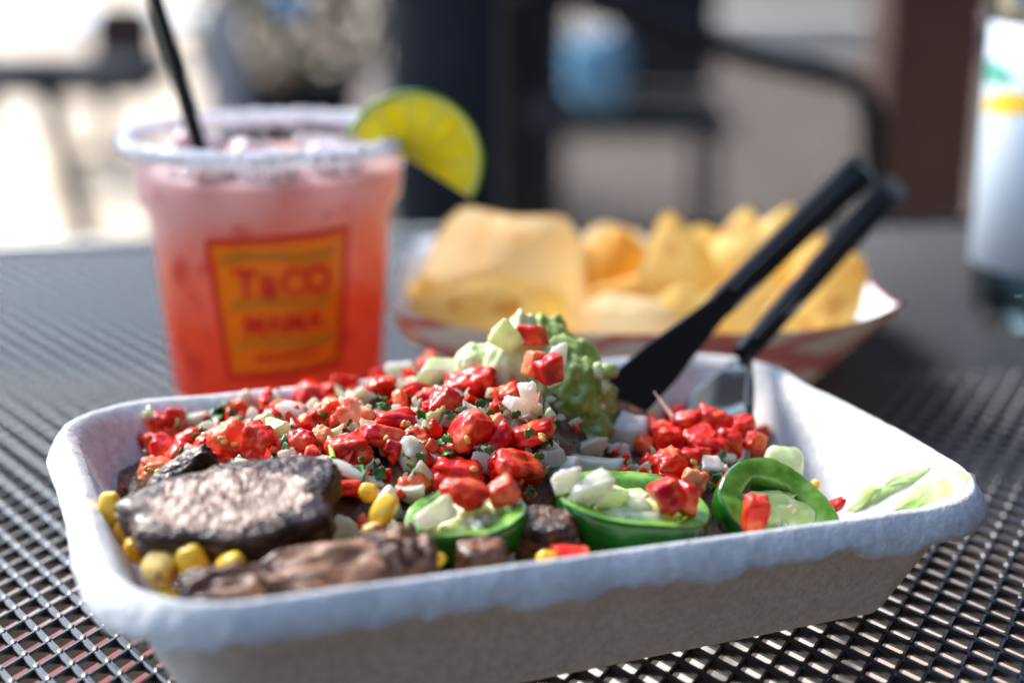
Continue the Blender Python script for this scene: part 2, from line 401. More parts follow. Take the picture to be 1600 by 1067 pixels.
# ------------------------------------------------------------------ salsa pieces (pixel, size in pixels) -> placed on the heap
def px2m(p): return (p - CAM).dot(Vector((0, CP, -SP))) / F_PX
def rj(a): return R(rnd.uniform(-a, a))
def cluster(px, py):
    if px < 345: return 'the far left salsa heap'
    if px < 490 and py < 725: return 'the salsa behind the steak'
    if px < 640 and py < 725: return 'the salsa left of the guacamole'
    if px < 700 and py >= 725: return 'the gap right of the steak'
    if px < 900 and py < 595: return 'the top of the guacamole'
    if px < 900: return 'the salsa before the guacamole'
    if px < 1025 or py < 0: return 'the onions right of the guacamole'
    return 'the right salsa heap'
REG = []   # (kind noun, look, cluster, px, object)
def put(kind, look, mat, px, py, wpx, hpx, lift=.25, dep=None, sub=4, turn=0, tiltx=0, p=11, jit=.2, nz=.06, bend=0, rotj=22, dent=None, where=None, depth=None):
    q = hit(px, py) if depth is None else aty(px, py, depth)
    r = ray(px, py).normalized(); m = px2m(q); a, c = wpx * m / 2, hpx * m / 2; b = dep * m / 2 if dep else (a + c) / 2 * .9
    q = q - r * b * lift * 2
    a *= .90; b *= .90; c *= .90
    s = len(REG) + 1
    o = chunk(kind, (a, b, c), mat, (R(tiltx) + rj(rotj), rj(rotj), rj(rotj * 1.5)), q, sub=sub, p=p, jit=jit, nz=nz, bend=bend, seed=s, dent=dent)
    if turn:
        o.rotation_euler = (Matrix.Rotation(R(-turn), 3, 'Y') @ o.rotation_euler.to_matrix()).to_euler()
    REG.append((kind, look, where or cluster(px, py), px, o)); return o

# tomatoes: px, py, w, h, material (0 deep / 1 pale), turn
TOM = [(256, 702, 46, 38, 0, 0), (284, 716, 44, 40, 0, 14), (312, 728, 40, 30, 1, 0), (272, 652, 32, 28, 0, 0), (236, 690, 32, 36, 0, 10), (300, 674, 30, 28, 0, 0), (340, 690, 36, 44, 0, 0), (350, 716, 40, 30, 0, -14), (244, 664, 30, 40, 0, 0), (268, 684, 34, 34, 1, 0), (296, 690, 46, 40, 0, 10), (252, 738, 66, 44, 1, -28), (322, 661, 26, 34, 0, 0),
       (378, 646, 48, 36, 1, -20), (366, 690, 52, 74, 1, 18), (406, 694, 54, 62, 0, -10), (487, 620, 50, 46, 0, -25), (536, 601, 40, 28, 0, 0), (598, 610, 44, 42, 0, 10),
       (508, 650, 42, 44, 1, 12), (560, 650, 60, 42, 1, -8), (474, 698, 46, 52, 0, 4), (505, 690, 30, 52, 1, 12), (545, 708, 62, 52, 0, 10), (604, 684, 100, 40, 0, -4), (622, 657, 66, 30, 0, 14),
       (440, 640, 36, 30, 1, 0), (668, 624, 36, 24, 0, -18), (697, 638, 60, 56, 0, 22), (738, 601, 78, 40, 0, 22), (796, 617, 46, 26, 0, 26), (671, 569, 34, 24, 1, 0), (592, 586, 28, 26, 0, 0),
       (739, 676, 62, 72, 0, -28), (783, 684, 38, 46, 0, -20), (829, 680, 72, 40, 0, 14), (697, 706, 34, 40, 1, 0), (716, 742, 84, 50, 0, 8), (806, 736, 80, 62, 0, 0), (632, 762, 30, 30, 1, 0), (528, 764, 90, 26, 0, 24), (650, 690, 40, 34, 0, 0),
       (1031, 690, 44, 62, 0, 20), (1094, 660, 96, 40, 0, -10), (1130, 650, 50, 36, 0, 14), (1106, 702, 62, 46, 0, -12), (1175, 694, 66, 46, 0, 8), (1143, 680, 50, 32, 1, 0), (1046, 738, 56, 66, 0, -14),
       (1050, 784, 58, 44, 0, 10), (1080, 766, 38, 60, 1, -6), (1078, 724, 60, 44, 0, 0), (1008, 664, 40, 30, 0, 0), (976, 740, 26, 20, 0, 0), (943, 656, 36, 40, 0, 0), (1060, 650, 50, 30, 0, 12)]
for (px, py, a, b, k, tn) in TOM:
    a, b = a * 1.08, b * 1.08
    o = put('tomato_chunk', rnd.choice(['red', 'glossy red']) if k == 0 else 'pale red', (tomato_m, tomato_l)[k], px, py, a, b, turn=tn, lift=.35, p=6.5, nz=.2,
            dent=(Vector((rnd.uniform(-.6, .6), -1, rnd.uniform(-.2, .7))).normalized(), rnd.uniform(0, .5)))
    if a * b > 2300 and rnd.random() < .55:      # a few seeds on the wet side
        r = ray(px, py).normalized(); m = px2m(o.location)
        for _ in range(rnd.randint(1, 3)):
            vv = min(o.data.vertices, key=lambda q: (o.rotation_euler.to_matrix() @ q.co).dot(r) + rnd.uniform(0, .0035)).co
            sd_ = chunk('seed', (.0011, .0006, .0008), tseed_m, (rj(60), rj(60), rj(60)), vv, parent=o, sub=2, p=3, nz=.1, seed=len(REG))
top_t = [put('tomato_chunk', 'bright red', tomato_m, 832, 525, 42, 38, depth=.345, lift=.2, turn=14, nz=.05), put('tomato_chunk', 'bright red', tomato_l, 836, 570, 30, 46, depth=.334, lift=.2, nz=.05),
         put('tomato_chunk', 'deep red', tomato_m, 856, 576, 40, 46, depth=.332, lift=.2, turn=8, nz=.05)]
# onions: px, py, w, h, material (0 white / 1 pinkish / 2 greenish), turn
ONI = [(300, 658, 44, 26, 0, 0), (304, 712, 40, 32, 0, 0), (325, 700, 18, 44, 0, -18), (438, 674, 42, 38, 2, 18), (457, 646, 46, 36, 1, 0), (450, 713, 36, 28, 1, 30), (396, 736, 58, 26, 2, -12), (281, 652, 26, 22, 2, 0),
       (386, 622, 22, 26, 1, 20), (520, 617, 32, 34, 0, 0), (526, 652, 17, 40, 1, -6), (566, 622, 36, 30, 0, 30), (630, 586, 42, 44, 0, 10), (690, 586, 78, 52, 2, -18), (545, 628, 12, 34, 2, -35), (420, 660, 26, 36, 2, 25),
       (690, 614, 36, 18, 1, 0), (737, 648, 34, 26, 0, 0), (821, 640, 56, 26, 1, 0), (776, 639, 28, 22, 0, 0), (671, 662, 26, 46, 2, -14), (645, 714, 42, 44, 0, -30), (662, 750, 56, 40, 0, -24),
       (645, 773, 52, 32, 0, 30), (605, 790, 42, 56, 0, 14), (538, 832, 48, 54, 0, 0), (619, 838, 30, 48, 2, 0), (757, 722, 42, 38, 2, 0), (518, 690, 14, 56, 2, -14), (679, 718, 34, 26, 0, 0),
       (862, 716, 46, 36, 1, 0), (927, 700, 52, 32, 0, 6), (966, 704, 28, 28, 1, 0), (986, 682, 60, 58, 1, 0), (923, 732, 96, 40, 0, 8), (884, 738, 44, 46, 0, 0), (1112, 736, 44, 42, 1, 0), (1015, 646, 46, 26, 1, 0),
       (1143, 660, 34, 30, 1, -40), (1047, 674, 20, 24, 1, 0), (795, 868, 50, 30, 0, 0), (700, 655, 24, 26, 0, 0), (345, 730, 50, 20, 1, 0), (575, 672, 26, 30, 1, 0)]
for (px, py, a, b, k, tn) in ONI:
    put('onion_piece', ('white', 'pinkish white', 'greenish white')[k], (onion_m, onion_p, onion_g)[k], px, py, a, b, dep=min(a, b) * .8, turn=tn, lift=.6, p=16, jit=.32, nz=.05, bend=rnd.uniform(-.18, .18))
put('onion_piece', 'greenish white', onion_g, 790, 528, 48, 42, depth=.346, lift=.4, p=8, jit=.4, nz=.14, turn=-30); put('onion_piece', 'pinkish white', onion_p, 826, 618, 28, 44, depth=.322, lift=.4, p=8, jit=.4, nz=.14, turn=12)
put('onion_piece', 'white', onion_m, 872, 560, 28, 52, depth=.337, lift=.4, p=8, jit=.4, nz=.14, turn=12)

for (px, py, a, b, Y, k, tn) in ((680, 803, 62, 40, .2835, 0, 14), (742, 800, 40, 30, .288, 2, 0), (915, 768, 60, 44, .2900, 0, 8), (885, 752, 46, 40, .2925, 0, 0), (960, 776, 44, 34, .291, 2, -10), (1000, 790, 34, 26, .290, 2, 20)):
    put('onion_piece', ('white', 'pinkish white', 'greenish white')[k], (onion_m, onion_p, onion_g)[k], px, py, a, b, dep=min(a, b) * .8, turn=tn, lift=.3, p=9, jit=.4, nz=.12, depth=Y, where='the jalapeno rings')
for (px, py, a, b, Y, tn) in ((735, 772, 56, 44, .2875, -14), (785, 768, 50, 40, .2890, 20), (705, 768, 40, 34, .2890, 0), (1045, 772, 52, 60, .2915, 10), (1075, 778, 34, 50, .2920, -6)):
    put('tomato_chunk', 'glossy red', tomato_m, px, py, a, b, turn=tn, lift=.2, p=8, nz=.12, depth=Y, where='the jalapeno rings')
ZONES = [((235, 345), (650, 740), 20), ((345, 490), (610, 722), 32), ((490, 640), (600, 722), 36), ((640, 870), (605, 775), 52), ((880, 1030), (670, 770), 16), ((1000, 1195), (650, 770), 34), ((560, 690), (725, 840), 10)]
for (xa, xb), (ya, yb), nn_ in ZONES:
    for _ in range(nn_):
        px, py = rnd.uniform(xa, xb), rnd.uniform(ya, yb); a = rnd.uniform(14, 30); b_ = a * rnd.uniform(.6, 1.2)
        if rnd.random() < .36: put('tomato_bit', rnd.choice(['red', 'pale red']), rnd.choice([tomato_m, tomato_m, tomato_l]), px, py, a, b_, lift=rnd.uniform(.6, 1.5), p=7, nz=.2, rotj=60, sub=3)
        else: k = rnd.randint(0, 2); put('onion_bit', ('white', 'pinkish white', 'greenish white')[k], (onion_m, onion_p, onion_g)[k], px, py, a, b_ * .8, dep=a * .35, lift=rnd.uniform(.8, 2.2), p=14, jit=.40, nz=.06, rotj=60, sub=3)
for (px, py, a, b, Y, tn) in ((1072, 660, 50, 38, .346, 12), (1118, 656, 56, 40, .347, -8), (1156, 668, 46, 36, .345, 6), (1096, 690, 58, 44, .340, 0), (1046, 690, 44, 46, .338, 14), (1140, 690, 44, 38, .340, 0), (1020, 668, 40, 34, .345, 0), (1180, 690, 40, 34, .340, 0)):
    put('tomato_chunk', 'red', tomato_m, px, py, a, b, turn=tn, lift=.1, p=6.5, nz=.2, depth=Y)
# thin onion ring strip lying along the back of the steak
pts = []
for k in range(25):
    t = k / 24; px, py = 428 + 172 * t, 742 - 22 * math.sin(min(1, t * 1.25) * math.pi * .8) + 26 * max(0, t - .45) * 2
    q = hit(px, py); pts.append(q - ray(px, py).normalized() * .004)
strip = sweep('onion_ring_strip', pts, [.0006 + .0016 * math.sin(math.pi * min(1, .08 + k / 24 * .92)) ** .5 for k in range(25)], onion_m, flat=.55)
tag(strip, 'long curved white onion strip along the back edge of the charred steak', 'onion')

# cilantro flakes
def leaf(px, py, wpx, lift=.004, mat=cil_m, name='cilantro_leaf', asp=.62, depth=None):
    q = hit(px, py) if depth is None else aty(px, py, depth); m = px2m(q); s = wpx * m / 2; V = []; n, k = 9, 5; sd_ = rnd.uniform(0, 99)
    for side in (0, 1):
        for i in range(n):
            t = i / (n - 1) * 2 - 1; wd = asp * math.sqrt(max(0, 1 - t * t)) * (1 + .35 * math.sin(t * 7 + sd_)) + .03
            for j in range(k):
                y = (j / (k - 1) * 2 - 1) * wd
                V.append((t * s, y * s, s * (.30 * noise.noise(Vector((t * 1.3 + sd_, y * 1.5, 0))) - .25 * y * y + .15 * t * t) - side * .00025))
    F = grid_faces(n, k); nn = n * k; F += [tuple(reversed([a + nn for a in f])) for f in grid_faces(n, k)]
    for i in range(n - 1): F += [(i * k, i * k + nn, (i + 1) * k + nn, (i + 1) * k), (i * k + k - 1, (i + 1) * k + k - 1, (i + 1) * k + k - 1 + nn, i * k + k - 1 + nn)]
    o = mesh(name, V, F, mat)
    o.location = q - ray(px, py).normalized() * lift; o.rotation_euler = (R(50) + rj(45), rj(40), rj(90))
    REG.append(('cilantro_flake', 'dark green', cluster(px, py), px, o)); return o
for (px, py, a) in ((566, 744, 34), (594, 740, 30), (700, 707, 26), (601, 680, 26), (622, 688, 30), (558, 730, 24), (715, 655, 24), (766, 645, 16), (806, 648, 18), (476, 690, 22), (462, 668, 18), (602, 642, 30), (545, 660, 18), (724, 752, 16),
                    (556, 690, 16), (634, 615, 34), (500, 640, 16), (990, 748, 38), (1006, 762, 30), (1100, 726, 26), (1118, 738, 22), (305, 684, 26), (318, 676, 22), (322, 742, 20), (446, 700, 24), (365, 720, 20), (398, 655, 16), (600, 622, 18),
                    (470, 640, 14), (690, 690, 18), (640, 670, 20), (585, 730, 34), (575, 705, 22), (675, 640, 16), (520, 720, 22), (345, 690, 18), (752, 700, 16), (860, 690, 18), (985, 722, 22), (1160, 722, 30), (1130, 712, 20), (280, 660, 18)):
    leaf(px, py, a, lift=.0055)
for _ in range(64):
    leaf(*rnd.choice([(rnd.uniform(350, 640), rnd.uniform(615, 725)), (rnd.uniform(640, 850), rnd.uniform(620, 770)), (rnd.uniform(990, 1190), rnd.uniform(660, 760)), (rnd.uniform(240, 340), rnd.uniform(660, 735))]), rnd.uniform(11, 24), lift=rnd.uniform(.005, .009))
big = [leaf(345, 634, 46, lift=.004), leaf(352, 650, 44, lift=.006), leaf(338, 648, 36, lift=.007), leaf(678, 558, 40, .004)]

# fine crumbs of the same salsa filling the gaps (nobody could count them)
for nm, mt, n_, szr, lab, cat in (('tomato_crumbs', tomato_m, 130, (.0012, .0030), 'fine chopped red tomato crumbs filling gaps of the salsa', 'tomato crumbs'),
                                  ('onion_crumbs', onion_m, 130, (.0008, .0022), 'fine chopped white onion crumbs filling gaps of the salsa', 'onion crumbs'),
                                  ('cilantro_crumbs', cil_m, 170, (.0004, .0010), 'fine chopped green cilantro crumbs scattered over the salsa', 'cilantro crumbs')):
    V, F = [], []; v0, f0 = ico(1); cnt = 0; tries = 0
    while cnt < n_ and tries < 20000:
        tries += 1
        u, v = rnd.uniform(-.085, .062), rnd.uniform(-.05, .05); p = uv2w(u, v)
        if v < -.012 and u < -.028 or v < -.030: continue
        h = heap(p.x, p.y)
        if h < .02 or h < wall_z(p.x, p.y): continue
        s = rnd.uniform(*szr); e = Euler((rnd.uniform(0, 6), rnd.uniform(0, 6), rnd.uniform(0, 6))).to_matrix(); b = len(V)
        dx, dy, dz = rnd.uniform(.7, 1.3), rnd.uniform(.6, 1.2), rnd.uniform(.2, .6)
        for d in v0:
            k = rnd.uniform(.65, 1.25) / ((abs(d.x) ** 6 + abs(d.y) ** 6 + abs(d.z) ** 6) ** (1 / 6))
            V.append(Vector((p.x, p.y, h + .0002 + rnd.random() * .0001)) + e @ Vector((d.x * k * s * dx, d.y * k * s * dy, d.z * k * s * dz)))
        F += [tuple(q + b for q in f) for f in f0]; cnt += 1
    tag(mesh(nm, V, F, mt, smooth=False), lab, cat, kind='stuff')

# ------------------------------------------------------------------ guacamole
g = empty('guacamole', aty(850, 640, .352)); tag(g, 'chunky green guacamole mound with pale crest at the centre of the tray', 'guacamole')
def blob(name, centre, dims, mat, parent, amp, freq, sub=5, fn=None, cell=0):
    vs0, fs = ico(sub); V = []
    for d in vs0:
        f = 1 + amp * noise.noise(d * freq) + amp * .6 * noise.noise(d * freq * 2.3 + Vector((5, 5, 5)))
        if cell:
            c = noise.voronoi(d * cell + Vector((3, 1, 2)))[0]; f += .20 * (.45 - c[0]) + .035 * noise.noise(d * cell * 3) + .02 * noise.noise(d * cell * 7)
        v = Vector((d.x * dims[0], d.y * dims[1], d.z * dims[2])) * f
        if fn: v = fn(v, d)
        V.append(v)
    o = mesh(name, V, fs, mat, parent); o.location = Vector(centre) - (parent.location if parent else Vector((0, 0, 0))); return o
blob('chunky_mash', aty(882, 640, .350), (.0125, .013, .0180), guac_m, g, .12, 2.5, cell=2.8)
blob('chunky_mash', aty(905, 690, .346), (.0105, .0105, .0120), guac_m, g, .16, 2.2, cell=2.6)
blob('chunky_mash', aty(850, 545, .362), (.0075, .008, .0085), guac_m, g, .16, 2.2, cell=2.4)
for k in range(46):
    px, py = rnd.uniform(838, 955), rnd.uniform(575, 720)
    if px < 860 and py < 600: continue
    q = aty(px, py, .352 - .0105 * math.sqrt(max(0, 1 - ((px - 893) / 75) ** 2)) - .004 * (py - 600) / 100); sz = rnd.uniform(.0010, .0026)
    o = chunk('mash_lump', (sz, sz * .8, sz), rnd.choice([guac_m, guac_m, guac_pale]), (rj(90), rj(90), rj(90)), q - g.location, parent=g, sub=3, p=4, nz=.25, seed=400 + k)
def crest(v, d):
    v = v.copy(); t = max(0, d.z); v.x *= 1 - .5 * t; v.x += .0030 * t; return v
blob('pale_crest', aty(798, 585, .352), (.0105, .008, .0160), guac_pale, g, .10, 2.2, fn=crest)
blob('pale_crest', aty(742, 572, .353), (.0050, .005, .0058), guac_pale, g, .12, 2.2)
# ------------------------------------------------------------------ jalapenos
def jalapeno(loc, rot, Ro, h, label, tp=.38, seeds=10, sd_=1, th_=.0030, capped=False):
    e = empty('jalapeno_slice', loc); e.rotation_euler = rot; tag(e, label, 'jalapeno', 'jalapeno slices along the front of the tray')
    rr = random.Random(sd_); n = 72; ph = rr.uniform(0, 6)
    def ro(a, z): return Ro * (1 + .06 * math.cos(3 * a + ph) + .05 * math.cos(2 * a + 1) + .025 * noise.noise(Vector((math.cos(a) * 2.2, math.sin(a) * 2.2, sd_)))) * (1 - tp * max(0, .5 - z / h) ** 1.6)
    def wz(a): return .0009 * noise.noise(Vector((math.cos(a) * 1.3, math.sin(a) * 1.3, sd_ + 4))) + .00025 * noise.noise(Vector((math.cos(a) * 6, math.sin(a) * 6, sd_)))
    skin = [(0, -.5), (.00035, -.46), (.0006, -.3), (.0007, -.15), (.0007, 0), (.0007, .15), (.0006, .3), (.00035, .46), (0, .5)]
    V = [((ro(2 * math.pi * i / n, k * h) + d) * math.cos(2 * math.pi * i / n), (ro(2 * math.pi * i / n, k * h) + d) * math.sin(2 * math.pi * i / n), k * h + (wz(2 * math.pi * i / n) if k > .2 else 0)) for i in range(n) for d, k in skin]
    mesh('skin', V, grid_faces(n, len(skin), True), jal_skin, e)
    fl = [(0, .5), (-.0006, .515), (-th_ * .6, .50), (-th_ * .95, .44), (-th_ * 1.05, .2), (-th_ * 1.05, -.2), (-th_ * .95, -.44), (-th_ * .5, -.51), (0, -.5)]
    V = []
    for i in range(n):
        a = 2 * math.pi * i / n
        for d, k in fl:
            wob = .00035 * noise.noise(Vector((math.cos(a) * 3, math.sin(a) * 3, k * 2 + sd_)))
            r = ro(a, k * h) + d + (wob if d else 0) - (.0011 * max(0, math.cos(3 * a + ph)) if d < -th_ * .5 else 0)
            V.append((r * math.cos(a), r * math.sin(a), k * h + (wz(a) if k > .2 else 0)))
    mesh('flesh', V, grid_faces(n, len(fl), True), jal_flesh, e)
    ri = Ro - th_
    # web: three membrane walls meeting in a pale core
    def lump(name, c, dims, rz, mt, s):
        return chunk(name, dims, mt, (0, 0, rz), c, parent=e, sub=3, p=4, nz=.34, nf=3.0, seed=s)
    lump('membrane', (0, 0, .02 * h), (ri * .80, ri * .72, h * .50), .4, jal_web, sd_)
    for k in range(3):
        a = ph * .3 + 2 * math.pi * k / 3 + .5
        lump('membrane', (ri * .55 * math.cos(a), ri * .55 * math.sin(a), -.02 * h), (ri * .52, ri * .13, h * .44), a, jal_web, sd_ + k + 1)
    if capped:
        a = capped; lump('membrane', (ri * .40 * math.cos(a), ri * .40 * math.sin(a), .05 * h), (ri * .80, ri * .66, h * .44), a, jal_web, sd_ + 9)
    for k in range(seeds):
        a = rr.uniform(0, 6.28); q = rr.uniform(.3, .75) * ri
        chunk('seed', (.0014, .0012, .0006), seed_m, (rr.uniform(-.7, .7), rr.uniform(-.7, .7), rr.uniform(0, 6)), (q * math.cos(a), q * math.sin(a), h * rr.uniform(.15, .42)), parent=e, sub=2, p=3, nz=.12, seed=k + sd_)
    return e
jalapeno(aty(730, 826, .288), (R(4), R(-8), 0), .0122, .0088, 'jalapeno ring nearest the steak, filled with onion and tomato', seeds=9, sd_=3, th_=.0034, tp=.26)
jalapeno(aty(985, 812, .294), (R(6), R(6), R(40)), .0150, .0105, 'jalapeno ring in the middle with pale membrane and tomato on top', seeds=18, sd_=5, th_=.0036, tp=.26)
j3 = jalapeno(aty(1205, 800, .303), (R(40), R(18), R(10)), .0112, .0080, 'jalapeno slice at the right end with its cut face to the viewer', seeds=10, sd_=8, capped=-.35, th_=.0040, tp=.15)
j3.scale = (1.22, .95, 1)
rp = chunk('red_pepper_piece', (.0024, .0020, .0045), tomato_m, (R(10), R(6), 0), aty(1180, 806, .290), sub=4, p=5, nz=.08, seed=77)
tag(rp, 'orange red pepper sliver resting on the cut face of the right jalapeno', 'pepper')

# ------------------------------------------------------------------ steak
def steak(label, loc, dims, rot, mats, sd_, name='steak_slice', bend=0, warp=.25, p=8, taper=0, lump=.10):
    """slab with its own cut face, seared edge and dark rim"""
    vs0, fs = ico(5); V = []; off = Vector((sd_ * 3.3, sd_ * 1.7, 0))
    for d in vs0:
        s = (abs(d.x) ** 2.6 + abs(d.y) ** 2.6) ** (1 / 2.6); s = (s ** p + abs(d.z) ** p) ** (1 / p)
        v = d / s
        e = 1 + warp * noise.noise(Vector((v.x * 1.6, v.y * 1.6, 0)) + off) + .05 * noise.noise(v * 5 + off)
        ty_ = 1 + taper * v.x
        q = Vector((v.x * dims[0] * e, v.y * dims[1] * e * ty_, v.z * dims[2] * (1 + lump * noise.noise(v * 2.2 + off))))
        grain = noise.noise(Vector((q.x * 520, q.y * 900, q.z * 300)) + off) * .00022 + noise.noise(Vector((q.x * 1500, q.y * 1500, q.z * 1500))) * .00008
        q.z += bend * (q.x / dims[0]) ** 2 * dims[2] + grain * (1 if abs(d.z) > .3 else .3)
        q += d * .0004 * noise.noise(v * 9 + off)
        V.append(q)
    mi = []
    for f in fs:
        c = (V[f[0]] + V[f[1]] + V[f[2]]) / 3; n = (V[f[1]] - V[f[0]]).cross(V[f[2]] - V[f[0]]).normalized()
        edge = math.hypot(c.x / dims[0], c.y / dims[1]) + .16 * noise.noise(c * 260 + off)
        mi.append(0 if n.z > .45 and edge < .76 else (2 if edge > .70 and c.z > dims[2] * .35 else 1))
    o = mesh(name, V, fs, list(mats), mi=mi); o.location = loc; o.rotation_euler = rot
    return tag(o, label, 'steak', 'grilled steak slices in the left part of the tray')
SM = (steak_top, steak_side, steak_dark)
steak('large charred steak slice with pale grainy cut face at the left', aty(362, 802, .279), (.0208, .0124, .0040), (R(15), R(-3), R(10)), SM, 1, taper=.22)
steak('brown steak piece lying on the front rim below the charred slice', aty(520, 908, .2620), (.0165, .0075, .0052), (R(22), R(-5), R(12)), (steak_tan, steak_tan, steak_side), 4, lump=.55, p=4, taper=.2)
steak('small brown steak strip at the front left beside the corn', aty(366, 930, .2565), (.0105, .0060, .0042), (R(20), R(4), R(4)), (steak_tan, steak_tan, steak_dark), 5, lump=.5, p=3.5)
steak('round brown steak end left of the front jalapeno', aty(628, 886, .2655), (.0065, .0062, .0060), (R(12), R(8), R(24)), (steak_tan, steak_tan, steak_side), 6, lump=.5, p=4)
steak('dark seared steak fold between charred slice and front steak', aty(470, 884, .270), (.0110, .0045, .0030), (R(10), R(2), R(8)), (steak_dark, steak_dark, steak_dark), 7)
steak('glossy charred beef strip behind the left end of the steak', aty(288, 742, .298), (.0075, .0030, .0034), (R(20), R(-32), R(10)), (steak_dark,) * 3, 8)
steak('brown beef lump in front of the nearest jalapeno', aty(754, 874, .272), (.0048, .0040, .0036), (R(10), 0, R(20)), (steak_tan, steak_side, steak_side), 9)
steak('dark beef piece between the two front jalapenos', aty(850, 838, .285), (.0075, .0050, .0050), (R(10), 0, R(-20)), (steak_side, steak_side, steak_dark), 10)
steak('dark beef shred behind the guacamole near the knife', aty(968, 655, .358), (.0070, .0040, .0035), (R(10), R(20), R(10)), (steak_side, steak_dark, steak_dark), 11)

# ------------------------------------------------------------------ corn
CORN = [(172, 797, 34, 58, .287, 'whole yellow corn kernel left of the charred steak', 0), (196, 830, 34, 40, .284, 'charred corn kernel under the left tip of the steak', 0), (214, 860, 36, 48, .274, 'yellow corn kernel against the left tray wall', 0),
        (250, 890, 56, 56, .266, 'pale corn kernel with brown spot at the left front', 1), (302, 880, 46, 60, .266, 'bright yellow pointed corn kernel below the steak', 0), (362, 884, 46, 40, .264, 'yellow corn kernel half under the front steak', 0),
        (256, 853, 36, 34, .273, 'browned corn kernel between the pale kernel and steak', 0), (262, 930, 34, 26, .264, 'yellow corn kernel low at the front left rim', 0), (598, 800, 36, 60, .284, 'yellow corn kernel between onions and first jalapeno', 0),
        (582, 834, 34, 34, .279, 'tan corn kernel right of the white onion piece', 1), (675, 878, 44, 24, .268, 'corn kernel lying right of the round steak end', 0), (856, 874, 36, 28, .273, 'toasted orange corn kernel on the front rim', 0), (338, 738, 32, 22, .300, 'orange corn kernel behind the charred steak', 1),
        (1275, 758, 16, 18, .330, 'tiny brown crumb of corn on the bare tray wall', 1), (576, 770, 30, 30, .291, 'golden corn kernel right of the charred steak', 0)]
for k, (px, py, a, b, Y, lab, mk) in enumerate(CORN):
    q = aty(px, py, Y); m = px2m(q) * (1.04 if k != 13 else 1)
    vs0, fs = ico(4); V = []
    for d in vs0:
        qq = 1 / ((abs(d.x) ** 3 + abs(d.y) ** 3 + abs(d.z) ** 3) ** (1 / 3)); d = d * qq; t = d.z; wd = 1 - .42 * max(0, -t) ** 1.4 - .06 * max(0, t)
        f = 1 + .05 * noise.noise(d * 2 + Vector((k, 0, 0)))
        top = .12 * math.exp(-((d.x * d.x + d.y * d.y) / .12)) if t > 0 else 0
        V.append(Vector((d.x * wd * a * m / 2, d.y * wd * .75 * a * m / 2, (t - top) * b * m / 2)) * f)
    o = mesh('corn_kernel', V, fs, (corn_m, corn_pale)[mk]); o.location = q; o.rotation_euler = (rj(25) - R(15), rj(28), rj(40)); tag(o, lab, 'corn', 'corn kernels')

# ------------------------------------------------------------------ odd bits on the right side of the tray
def drape(name, label, cat, outline_px, mat, thick, dome, nz=.0003):
    """thin piece lying on the tray wall: polygon in pixels laid onto the surface"""
    import itertools
    cx = sum(p[0] for p in outline_px) / len(outline_px); cy = sum(p[1] for p in outline_px) / len(outline_px)
    P = []
    for a, b in zip(outline_px, outline_px[1:] + outline_px[:1]):
        for k in range(5): P.append((a[0] + (b[0] - a[0]) * k / 5, a[1] + (b[1] - a[1]) * k / 5))
    rings = [0, .25, .5, .7, .85, .95, 1.0, 1.02]; V = []
    for rr in rings:
        for (x, y) in P:
            wv = 1 + .05 * noise.noise(Vector((x * .05, y * .05, 2)))
            q = hit(cx + (x - cx) * rr * wv, cy + (y - cy) * rr * wv)
            h = thick * (1 - rr ** 4) + dome * (1 - rr * rr) + (0.0002 if rr < 1 else -.0008)
            V.append((q.x - .25 * h, q.y - .55 * h, q.z + .8 * h + nz * noise.noise(q * 400) * (rr < .99)))
    n = len(P); F = []
    for i in range(len(rings) - 1):
        for j in range(n): F.append((i * n + j, i * n + (j + 1) % n, (i + 1) * n + (j + 1) % n, (i + 1) * n + j))
    return tag(mesh(name, V, F, mat), label, cat)
smear_m = pmat('avocado_smear', (.44, .60, .20), (.58, .71, .34), ns=160, ramp=(.35, .65), rough=.28, sss=(.5, (.8, 1, .5), .002), bump=(500, .4, .0005), coat=.3, c3=(.32, .48, .10), ns3=240, ramp3=(.62, .75))
drape('avocado_smear', 'wide pale green avocado smear at the right corner of the tray', 'avocado', [(1392, 800), (1400, 785), (1430, 762), (1462, 742), (1496, 733), (1522, 739), (1522, 750), (1507, 767), (1472, 785), (1425, 800)], smear_m, .0014, .0005)
drape('avocado_smear', 'narrow pale green avocado streak left of the wide smear', 'avocado', [(1318, 800), (1332, 785), (1346, 764), (1400, 738), (1440, 720), (1460, 731), (1436, 752), (1390, 776), (1350, 800), (1328, 808)], smear_m, .0012, .0006)
for k, (px, py, a, b, Y, tn, lab) in enumerate(((1297, 792, 46, 14, .318, 20, 'thin red tomato skin shard right of the last jalapeno'), (1322, 826, 34, 10, .308, 8, 'small red tomato skin scrap at the front right rim'),
                                               (896, 864, 56, 20, .274, 6, 'flat red tomato scrap lying on the front rim'))):
    q = aty(px, py, Y); m = px2m(q); o = chunk('tomato_shard', (a * m / 2, .0018, b * m / 2), tomato_m, (R(20), R(-tn), 0), q, sub=3, p=4, nz=.2, bend=.2, seed=90 + k); tag(o, lab, 'tomato')
q = aty(1222, 735, .328); o = chunk('onion_wedge', (.0050, .004, .0058), onion_g, (0, R(10), 0), q, sub=4, p=4, nz=.06, seed=95); tag(o, 'smooth pale green onion wedge behind the right jalapeno', 'onion')
sweep_pts = [aty(1022 + 30 * t, 612 + 40 * t, .345) for t in (0, .3, .6, 1)]
tag(sweep('cilantro_sprig', sweep_pts, [.0002, .0004, .0005, .0005], onion_p), 'thin dry pale stem sticking up behind the right salsa heap', 'stem')
